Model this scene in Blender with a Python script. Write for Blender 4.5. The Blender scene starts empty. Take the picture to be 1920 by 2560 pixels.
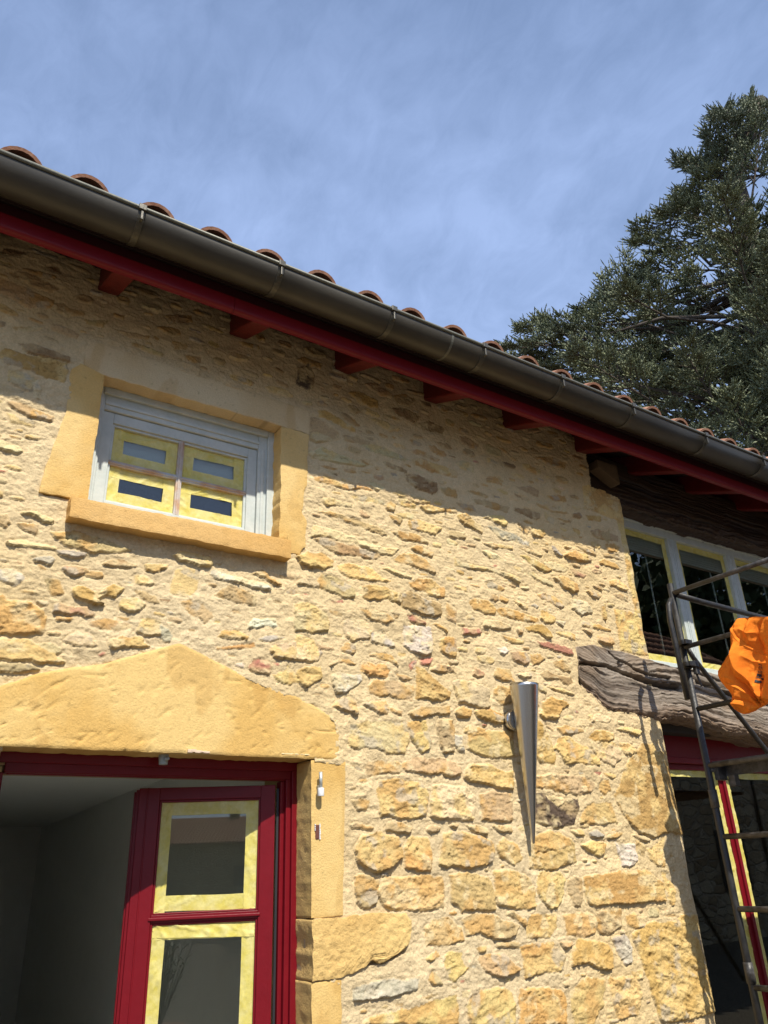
import bpy, bmesh, math, random
import numpy as np
from mathutils import Vector, Matrix
random.seed(7); rng = np.random.default_rng(11)
SC = bpy.context.scene

# ------------------------------------------------------------------ camera
YAW, PITCH, ROLL, FPX = 0.59519123, 0.4325624, -0.04212885, 1920.507
CAM = np.array([0.0, -2.7, 1.65])
def cam_rot():
    cy, sy = math.cos(YAW), math.sin(YAW); cp, sp = math.cos(PITCH), math.sin(PITCH)
    f = np.array([sy*cp, cy*cp, sp]); rt = np.array([cy, -sy, 0.0]); up = np.cross(rt, f)
    cr, sr = math.cos(ROLL), math.sin(ROLL)
    return rt*cr+up*sr, -rt*sr+up*cr, f
RT, UP, FW = cam_rot()
cd = bpy.data.cameras.new('camera'); cam = bpy.data.objects.new('camera', cd); SC.collection.objects.link(cam)
cam.matrix_world = Matrix(((RT[0], UP[0], -FW[0], CAM[0]), (RT[1], UP[1], -FW[1], CAM[1]), (RT[2], UP[2], -FW[2], CAM[2]), (0, 0, 0, 1)))
cd.sensor_fit = 'VERTICAL'; cd.sensor_height = 36.0; cd.sensor_width = 27.0; cd.lens = 36.0*FPX/2560.0
cd.clip_start = 0.05; cd.clip_end = 3000
SC.camera = cam
SC.render.resolution_x = 768; SC.render.resolution_y = 1024

# ------------------------------------------------------------------ light
SUN_DIR = Vector((-0.15, -1.0, 1.27)).normalized()          # towards the sun
ELEV = math.asin(SUN_DIR.z); AZ = math.atan2(SUN_DIR.x, SUN_DIR.y)
sd = bpy.data.lights.new('sun', 'SUN'); sd.energy = 5.0; sd.angle = math.radians(0.5); sd.color = (1.0, 0.93, 0.80)
so = bpy.data.objects.new('sun', sd); SC.collection.objects.link(so)
so.rotation_euler = SUN_DIR.to_track_quat('Z', 'Y').to_euler()
W = bpy.data.worlds.new('World'); SC.world = W; W.use_nodes = True
wn = W.node_tree.nodes; wl = W.node_tree.links; wn.clear()
wo = wn.new('ShaderNodeOutputWorld'); bg = wn.new('ShaderNodeBackground'); sk = wn.new('ShaderNodeTexSky')
sk.sky_type = 'NISHITA'; sk.sun_disc = False; sk.sun_elevation = ELEV; sk.sun_rotation = AZ
sk.air_density = 1.0; sk.dust_density = 0.6; sk.ozone_density = 1.6; sk.altitude = 200
tc = wn.new('ShaderNodeTexCoord')
def wmap(scale, rot):
    m = wn.new('ShaderNodeMapping'); m.inputs['Scale'].default_value = scale; m.inputs['Rotation'].default_value = rot
    wl.new(tc.outputs['Generated'], m.inputs['Vector']); return m
def wnoise(m, s, d, r, dist):
    n = wn.new('ShaderNodeTexNoise'); n.inputs['Scale'].default_value = s; n.inputs['Detail'].default_value = d
    n.inputs['Roughness'].default_value = r; n.inputs['Distortion'].default_value = dist
    wl.new(m.outputs['Vector'], n.inputs['Vector']); return n
n1 = wnoise(wmap((1.0, 1.6, 2.4), (0.2, 0.5, 0.7)), 2.0, 5, 0.5, 0.15)
n2 = wnoise(wmap((2.6, 1.2, 2.2), (0.3, -0.4, 0.9)), 9.0, 10, 0.64, 0.5)
mx = wn.new('ShaderNodeMath'); mx.operation = 'MULTIPLY_ADD'; wl.new(n1.outputs['Fac'], mx.inputs[0]); mx.inputs[1].default_value = 0.68
mul = wn.new('ShaderNodeMath'); mul.operation = 'MULTIPLY'; wl.new(n2.outputs['Fac'], mul.inputs[0]); mul.inputs[1].default_value = 0.32
wl.new(mul.outputs[0], mx.inputs[2])
cr = wn.new('ShaderNodeMapRange'); wl.new(mx.outputs[0], cr.inputs[0])
cr.inputs[1].default_value = 0.36; cr.inputs[2].default_value = 0.66; cr.inputs[3].default_value = 0.18; cr.inputs[4].default_value = 0.52
sx = wn.new('ShaderNodeSeparateXYZ'); wl.new(tc.outputs['Generated'], sx.inputs[0])
er = wn.new('ShaderNodeMapRange'); wl.new(sx.outputs['Z'], er.inputs[0]); er.inputs[1].default_value = .45; er.inputs[2].default_value = .90; er.inputs[3].default_value = 1.35; er.inputs[4].default_value = .50
em = wn.new('ShaderNodeMath'); em.operation = 'MULTIPLY'; wl.new(cr.outputs[0], em.inputs[0]); wl.new(er.outputs[0], em.inputs[1])
mix = wn.new('ShaderNodeMix'); mix.data_type = 'RGBA'; wl.new(em.outputs[0], mix.inputs[0])
wl.new(sk.outputs[0], mix.inputs[6]); mix.inputs[7].default_value = (4.3, 5.6, 8.8, 1)
wl.new(mix.outputs[2], bg.inputs['Color']); bg.inputs['Strength'].default_value = 0.128
wl.new(bg.outputs[0], wo.inputs['Surface'])
SC.view_settings.view_transform = 'Standard'; SC.view_settings.look = 'None'
SC.view_settings.exposure = 0.36; SC.view_settings.gamma = 1.0

# ------------------------------------------------------------------ helpers
def ray(u, v):
    return (u-960)/FPX*RT + (-(v-1280)/FPX)*UP + FW
def P(u, v, y=0.0):
    d = ray(u, v); return CAM + d*((y-CAM[1])/d[1])
def PX(u, v, x):
    d = ray(u, v); return CAM + d*((x-CAM[0])/d[0])
def PZ(u, v, z):
    d = ray(u, v); return CAM + d*((z-CAM[2])/d[2])
Z0 = 1.65     # heights measured from the camera's are offset by this

def tag(o, label=None, cat=None, group=None, kind=None):
    if label: o['label'] = label
    if cat: o['category'] = cat
    if group: o['group'] = group
    if kind: o['kind'] = kind
    return o
def empty(name, loc, label, cat, group=None):
    o = bpy.data.objects.new(name, None); SC.collection.objects.link(o); o.location = loc
    return tag(o, label, cat, group)
def adopt(o, parent):
    if parent is not None:
        o.parent = parent
        r = parent
        off = Vector((0, 0, 0))
        while r is not None:
            off += r.location; r = r.parent
        o.location = -off
    return o
def mesh_np(name, V, F, m, parent=None, col=None, smooth=True):
    """V (n,3), F (k,4) or (k,3) arrays in world coordinates -> ONE mesh object"""
    V = np.asarray(V, dtype=np.float32); F = np.asarray(F, dtype=np.int32)
    me = bpy.data.meshes.new(name); k = F.shape[1]
    me.vertices.add(len(V)); me.vertices.foreach_set('co', V.ravel())
    me.loops.add(F.size); me.loops.foreach_set('vertex_index', F.ravel())
    me.polygons.add(len(F)); me.polygons.foreach_set('loop_start', np.arange(0, F.size, k, dtype=np.int32))
    me.polygons.foreach_set('loop_total', np.full(len(F), k, dtype=np.int32))
    me.polygons.foreach_set('use_smooth', np.full(len(F), smooth, dtype=bool))
    me.update(calc_edges=True); me.validate()
    if col is not None:
        a = me.color_attributes.new('Col', 'FLOAT_COLOR', 'POINT')
        c = np.ones((len(V), 4), dtype=np.float32); c[:, :3] = col; a.data.foreach_set('color', c.ravel())
    me.materials.append(m)
    o = bpy.data.objects.new(name, me); SC.collection.objects.link(o)
    return adopt(o, parent)
class MB:
    """collects shapes into ONE mesh"""
    def __init__(s): s.bm = bmesh.new()
    def box(s, a, b, M=None):
        a = np.array(a, float); b = np.array(b, float); vs = []
        for z in (a[2], b[2]):
            for x, y in ((a[0], a[1]), (b[0], a[1]), (b[0], b[1]), (a[0], b[1])):
                p = Vector((x, y, z)); vs.append(s.bm.verts.new(M @ p if M else p))
        for f in ((3, 2, 1, 0), (4, 5, 6, 7), (0, 1, 5, 4), (1, 2, 6, 5), (2, 3, 7, 6), (3, 0, 4, 7)):
            s.bm.faces.new([vs[i] for i in f])
        return s
    def quad(s, *pts):
        s.bm.faces.new([s.bm.verts.new(Vector(p)) for p in pts]); return s
    def prism(s, pts, d):
        d = Vector(d); A = [s.bm.verts.new(Vector(p)) for p in pts]; B = [s.bm.verts.new(Vector(p)+d) for p in pts]
        n = len(pts); s.bm.faces.new(A[::-1]); s.bm.faces.new(B)
        for i in range(n): s.bm.faces.new((A[i], A[(i+1) % n], B[(i+1) % n], B[i]))
        return s
    def tube(s, pts, r, n=12, cap=True):
        pts = [Vector(p) for p in pts]; rs = r if isinstance(r, (list, tuple)) else [r]*len(pts)
        rings = []; prev = None
        for i, p in enumerate(pts):
            t = (pts[min(i+1, len(pts)-1)]-pts[max(i-1, 0)]).normalized()
            if prev is None:
                a = Vector((0, 0, 1)) if abs(t.z) < .9 else Vector((1, 0, 0)); u = t.cross(a).normalized()
            else:
                u = (prev - t*prev.dot(t)).normalized()
            prev = u; w = t.cross(u)
            rings.append([s.bm.verts.new(p + (u*math.cos(2*math.pi*k/n)+w*math.sin(2*math.pi*k/n))*rs[i]) for k in range(n)])
        for A, B in zip(rings[:-1], rings[1:]):
            for k in range(n):
                f = s.bm.faces.new((A[k], A[(k+1) % n], B[(k+1) % n], B[k])); f.smooth = True
        if cap: s.bm.faces.new(rings[0][::-1]); s.bm.faces.new(rings[-1])
        return s
    def sweep(s, prof, x0, x1, closed=True):
        """profile of (y,z) points swept along x"""
        A = [s.bm.verts.new((x0, y, z)) for y, z in prof]; B = [s.bm.verts.new((x1, y, z)) for y, z in prof]
        n = len(prof)
        for i in range(n if closed else n-1):
            f = s.bm.faces.new((A[i], A[(i+1) % n], B[(i+1) % n], B[i]))
        if closed: s.bm.faces.new(A[::-1]); s.bm.faces.new(B)
        return s
    def build(s, name, m, parent=None, bevel=0.0, smooth=False, seg=2):
        bmesh.ops.recalc_face_normals(s.bm, faces=s.bm.faces[:])
        if bevel:
            bmesh.ops.bevel(s.bm, geom=s.bm.edges[:], offset=bevel, segments=seg, profile=0.5, affect='EDGES', clamp_overlap=True)
        if smooth:
            for f in s.bm.faces: f.smooth = True
        me = bpy.data.meshes.new(name); s.bm.to_mesh(me); s.bm.free(); me.materials.append(m)
        o = bpy.data.objects.new(name, me); SC.collection.objects.link(o)
        return adopt(o, parent)

# ------------------------------------------------------------------ noise on arrays
def _hash(ix, iz, seed):
    h = (ix.astype(np.int64)*374761393 + iz.astype(np.int64)*668265263 + seed*1442695041) & 0x7fffffff
    h = (h ^ (h >> 13))*1274126177 & 0x7fffffff
    return ((h ^ (h >> 16)) & 0xffff)/65535.0
def vn(x, z, seed):
    ix = np.floor(x); iz = np.floor(z); fx = x-ix; fz = z-iz
    fx = fx*fx*fx*(fx*(fx*6-15)+10); fz = fz*fz*fz*(fz*(fz*6-15)+10)
    a = _hash(ix, iz, seed); b = _hash(ix+1, iz, seed); c = _hash(ix, iz+1, seed); d = _hash(ix+1, iz+1, seed)
    return (a*(1-fx)+b*fx)*(1-fz)+(c*(1-fx)+d*fx)*fz
def fbm(x, z, s, seed, o=4, g=0.5):
    t = 0; a = 1; n = 0
    for k in range(o):
        t = t+a*(vn(x*s+17.3*k, z*s-9.1*k, seed+k)-0.5); n += a; a *= g; s *= 2.03
    return t/n*2
def ridged(x, z, s, seed, o=4, g=0.55):
    t = 0; a = 1; n = 0
    for k in range(o):
        t = t+a*(1-np.abs(vn(x*s+5.7*k, z*s+3.3*k, seed+k)-0.5)*4); n += a; a *= g; s *= 2.1
    return t/n

# ------------------------------------------------------------------ materials
def mat(name, color=(.5, .5, .5), rough=.8, metal=0., vary=0.0, vscale=8., bump=0., bscale=60., attr=False, stretch=(1, 1, 1), bdetail=6, spec=.5,
        color2=None, rough2=None, coat=0.):
    m = bpy.data.materials.new(name); m.use_nodes = True; N = m.node_tree.nodes; L = m.node_tree.links
    b = N['Principled BSDF']; b.inputs['Roughness'].default_value = rough; b.inputs['Metallic'].default_value = metal
    b.inputs['Specular IOR Level'].default_value = spec; b.inputs['Coat Weight'].default_value = coat
    t = N.new('ShaderNodeTexCoord'); mp = N.new('ShaderNodeMapping'); mp.inputs['Scale'].default_value = stretch
    L.new(t.outputs['Object'], mp.inputs['Vector'])
    if attr:
        c = N.new('ShaderNodeAttribute'); c.attribute_name = 'Col'; src = c.outputs['Color']
    else:
        c = N.new('ShaderNodeRGB'); c.outputs[0].default_value = (*color, 1); src = c.outputs[0]
    if vary or color2:
        n = N.new('ShaderNodeTexNoise'); n.inputs['Scale'].default_value = vscale; n.inputs['Detail'].default_value = 7; n.inputs['Roughness'].default_value = .62
        L.new(mp.outputs[0], n.inputs['Vector'])
        if color2:
            r = N.new('ShaderNodeMapRange'); L.new(n.outputs['Fac'], r.inputs[0]); r.inputs[1].default_value = .38; r.inputs[2].default_value = .62
            x = N.new('ShaderNodeMix'); x.data_type = 'RGBA'; L.new(r.outputs[0], x.inputs[0]); L.new(src, x.inputs[6]); x.inputs[7].default_value = (*color2, 1); src = x.outputs[2]
            if rough2 is not None:
                q = N.new('ShaderNodeMapRange'); L.new(n.outputs['Fac'], q.inputs[0]); q.inputs[1].default_value = .35; q.inputs[2].default_value = .65
                q.inputs[3].default_value = rough; q.inputs[4].default_value = rough2; L.new(q.outputs[0], b.inputs['Roughness'])
        if vary:
            n2 = N.new('ShaderNodeTexNoise'); n2.inputs['Scale'].default_value = vscale*3.1; n2.inputs['Detail'].default_value = 8; n2.inputs['Roughness'].default_value = .7
            L.new(mp.outputs[0], n2.inputs['Vector'])
            r2 = N.new('ShaderNodeMapRange'); L.new(n2.outputs['Fac'], r2.inputs[0]); r2.inputs[1].default_value = .3; r2.inputs[2].default_value = .7
            r2.inputs[3].default_value = 1-vary; r2.inputs[4].default_value = 1+vary
            x2 = N.new('ShaderNodeMix'); x2.data_type = 'RGBA'; x2.blend_type = 'MULTIPLY'; x2.inputs[0].default_value = 1
            L.new(src, x2.inputs[6]); L.new(r2.outputs[0], x2.inputs[7]); src = x2.outputs[2]
    L.new(src, b.inputs['Base Color'])
    if bump:
        n3 = N.new('ShaderNodeTexNoise'); n3.inputs['Scale'].default_value = bscale; n3.inputs['Detail'].default_value = bdetail; n3.inputs['Roughness'].default_value = .65
        L.new(mp.outputs[0], n3.inputs['Vector'])
        bp = N.new('ShaderNodeBump'); bp.inputs['Strength'].default_value = 1.0; bp.inputs['Distance'].default_value = bump
        L.new(n3.outputs['Fac'], bp.inputs['Height']); L.new(bp.outputs[0], b.inputs['Normal'])
    return m
def glass_mat(name, tint=(.74, .77, .74), ior=1.5, boost=0.075, rough=0.0):
    m = bpy.data.materials.new(name); m.use_nodes = True; N = m.node_tree.nodes; L = m.node_tree.links; N.clear()
    o = N.new('ShaderNodeOutputMaterial'); mx = N.new('ShaderNodeMixShader'); tr = N.new('ShaderNodeBsdfTransparent'); gl = N.new('ShaderNodeBsdfGlossy')
    tr.inputs[0].default_value = (*tint, 1); gl.inputs['Roughness'].default_value = rough
    lw = N.new('ShaderNodeLayerWeight'); lw.inputs[0].default_value = .5; pw = N.new('ShaderNodeMath'); pw.operation = 'POWER'; pw.inputs[1].default_value = 5; L.new(lw.outputs['Facing'], pw.inputs[0])
    fr = N.new('ShaderNodeMath'); fr.operation = 'MULTIPLY'; fr.inputs[1].default_value = .9; L.new(pw.outputs[0], fr.inputs[0])
    ad = N.new('ShaderNodeMath'); ad.operation = 'ADD'; ad.inputs[1].default_value = boost; ad.use_clamp = True
    L.new(fr.outputs[0], ad.inputs[0]); L.new(ad.outputs[0], mx.inputs[0]); L.new(tr.outputs[0], mx.inputs[1]); L.new(gl.outputs[0], mx.inputs[2])
    L.new(mx.outputs[0], o.inputs[0]); return m
M = {}
M['wall'] = mat('rubble_wall', attr=True, rough=.93, vary=.17, vscale=42, bump=.0055, bscale=90, bdetail=10, spec=.2)
M['dressed'] = mat('dressed_stone', attr=True, rough=.92, vary=.10, vscale=45, bump=.0030, bscale=150, bdetail=6, spec=.2)
M['dressed_rough'] = mat('rough_stone', attr=True, rough=.92, vary=.14, vscale=45, bump=.006, bscale=80, bdetail=8, spec=.2)
M['red'] = mat('red_paint', (.155, .0055, .011), rough=.36, vary=.08, vscale=6, bump=.0010, bscale=40, spec=.26)
M['red_dull'] = mat('red_rafter_paint', (.13, .007, .006), rough=.55, vary=.15, vscale=10, bump=.002, bscale=40)
M['grey_paint'] = mat('grey_undercoat', (.44, .49, .475), rough=.6, color2=(.50, .54, .52), vscale=14, vary=.07, bump=.0006, bscale=60)
M['worn_wood'] = mat('sanded_muntin', (.46, .50, .52), rough=.65, color2=(.44, .27, .16), vscale=9, vary=.08, bump=.0006, bscale=60)
M['tape'] = mat('masking_tape', (.72, .62, .13), rough=.55, vary=.10, vscale=22, bump=.0030, bscale=26, color2=(.80, .72, .28), stretch=(1, 1, 1))
M['glass'] = glass_mat('window_glass')
M['zinc'] = mat('weathered_zinc', (.042, .037, .028), rough=.45, metal=.25, vary=.16, vscale=5, color2=(.060, .053, .040), bump=.0008, bscale=18, stretch=(.4, 1, 1))
M['zinc_lip'] = mat('zinc_bead', (.13, .13, .105), rough=.5, metal=.3, vary=.3, vscale=25, bump=.001, bscale=60)
M['tile'] = mat('terracotta', (.26, .115, .065), rough=.9, vary=.25, vscale=22, color2=(.36, .19, .12), bump=.002, bscale=90)
M['deck'] = mat('roof_boards', (.022, .010, .007), rough=.8, vary=.2, vscale=10, bump=.002, bscale=30)
M['oak'] = mat('old_oak', attr=True, rough=.62, vary=.22, vscale=22, bump=.004, bscale=55, stretch=(.22, 1, 1), bdetail=8, spec=.5)
M['steel'] = mat('brushed_steel', (.50, .49, .47), rough=.27, metal=1., vary=.03, vscale=120, bump=.0002, bscale=300, stretch=(1, 1, .04))
M['scaf'] = mat('black_scaffold_paint', (.012, .012, .013), rough=.38, vary=.3, vscale=30, color2=(.022, .021, .020), bump=.0012, bscale=120, rough2=.7)
M['scaf_worn'] = mat('worn_scaffold', (.022, .021, .020), rough=.42, vary=.4, vscale=24, color2=(.085, .080, .075), bump=.0012, bscale=90, rough2=.75)
M['orange'] = mat('orange_fleece', (.82, .22, .022), rough=.95, vary=.07, vscale=60, bump=.0012, bscale=420, bdetail=3, spec=.15)
M['black'] = mat('black_print', (.012, .012, .014), rough=.6)
M['room'] = mat('interior_plaster', (.80, .81, .77), rough=.9, vary=.03, vscale=3)
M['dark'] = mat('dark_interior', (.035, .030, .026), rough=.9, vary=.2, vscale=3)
M['core'] = mat('rubble_core', (.45, .33, .17), rough=.95)
M['blind'] = mat('white_blind', (.74, .75, .72), rough=.7, vary=.05, vscale=10, bump=.004, bscale=9, stretch=(.1, 1, 8))
M['white'] = mat('white_plastic', (.72, .73, .74), rough=.45)
M['rust'] = mat('galvanised', (.30, .32, .31), rough=.5, metal=.5, color2=(.55, .58, .56), vscale=60, vary=.2)
M['ground'] = mat('gravel_ground', (.095, .076, .052), rough=.95, vary=.25, vscale=5, color2=(.09, .074, .052), bump=.01, bscale=25)
M['maroon'] = mat('maroon_cloth', (.16, .05, .08), rough=.9)
M['bark'] = mat('cedar_bark', (.07, .055, .042), rough=.95, vary=.35, vscale=6, bump=.02, bscale=12)
M['needle'] = mat('cedar_needles', attr=True, rough=.62, vary=.2, vscale=2, spec=.4)

_t = M['tape'].node_tree.nodes['Principled BSDF']; _t.inputs['Alpha'].default_value = .74
M['zinc_band'] = mat('zinc_band', (.075, .070, .055), rough=.4, metal=.35, vary=.25, vscale=30, bump=.001, bscale=60)
M['fascia_shade'] = mat('fascia_shade_strip', (.05, .006, .008), rough=.6, vary=.1)

# ================================================================== the stone house
house = empty('stone_house', (1.8, 0, 0), 'golden rubble stone farmhouse with red painted eaves, tile roof and taped windows', 'house')
OCHRE = np.array((.58, .37, .12)); LIGHT = np.array((.65, .46, .185)); MORTAR = np.array((.595, .465, .268))
PAL = {'o': (.50, .305, .11), 'y': (.60, .435, .185), 'c': (.62, .50, .285), 't': (.47, .345, .18), 'g': (.42, .365, .27),
       'w': (.60, .535, .41), 'r': (.43, .19, .13), 'b': (.34, .225, .11), 'k': (.11, .085, .062)}

def pxz(u, v, y=0.0):
    p = P(u, v, y); return (p[0], p[2]-Z0)
LINTEL_TOP = [pxz(*p) for p in ((0, 1716), (98, 1684), (174, 1670), (255, 1661), (324, 1641), (446, 1609), (486, 1627), (579, 1676), (697, 1728), (747, 1745), (810, 1780), (838, 1802))]
LINTEL_TOP = [(0.262, .50), (.30, .548)] + LINTEL_TOP + [(1.566, .485)]
BT = [pxz(*p) for p in ((1439, 1616), (1478, 1613), (1543, 1629), (1592, 1646), (1673, 1665), (1771, 1683), (1836, 1707), (1920, 1740))]
BB = [pxz(*p) for p in ((1442, 1714), (1478, 1740), (1510, 1769), (1536, 1785), (1582, 1789), (1640, 1802), (1683, 1796), (1738, 1802), (1803, 1822), (1920, 1850))]
BX0, BX1 = 2.985, 7.6
def dressed_polys():
    D = []
    D.append([(.262, .384), (.262, .50)] + LINTEL_TOP[1:] + [(1.553, .39)])
    D.append([(1.40, -.155), (1.40, .39), (1.585, .375), (1.575, -.15)])
    D.append([(1.40, -.34), (1.40, -.155), (1.86, -.17), (1.855, -.30), (1.75, -.33)])
    D.append([(1.40, -1.65), (1.40, -.345), (1.56, -.345), (1.56, -1.65)])
    D.append([(.0, -1.65), (.0, .37), (.40, .384), (.40, -1.65)])
    D.append(BB[::1] + BT[::-1])
    D.append([(.350, 1.24), (.352, 1.30), (.372, 1.45), (.398, 1.62), (.388, 1.72), (.392, 1.80), (.42, 1.845), (.55, 1.80), (.55, 1.25)])
    D.append([(.432, 1.79), (.432, 1.955), (.60, 1.957), (1.0, 1.945), (1.432, 1.935), (1.432, 1.79)])
    D.append([(1.25, 1.21), (1.25, 1.82), (1.425, 1.80), (1.418, 1.55), (1.403, 1.50), (1.398, 1.40), (1.418, 1.25), (1.385, 1.20), (1.33, 1.20)])
    D.append([(.45, 1.16), (.45, 1.26), (1.34, 1.26), (1.34, 1.16)])
    return D
def sdf(poly, X, Z):
    """positive inside"""
    p = np.array(poly); q = np.roll(p, -1, 0); best = np.full(X.shape, 1e9); ins = np.zeros(X.shape, bool)
    for (ax, az), (bx, bz) in zip(p, q):
        ex, ez = bx-ax, bz-az; L = ex*ex+ez*ez+1e-12
        t = np.clip(((X-ax)*ex+(Z-az)*ez)/L, 0, 1)
        d = (X-ax-t*ex)**2+(Z-az-t*ez)**2; best = np.minimum(best, d)
        c = ((az > Z) != (bz > Z)) & (X < (bx-ax)*(Z-az)/(bz-az+1e-12)+ax); ins ^= c
    d = np.sqrt(best); return np.where(ins, d, -d)

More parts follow.
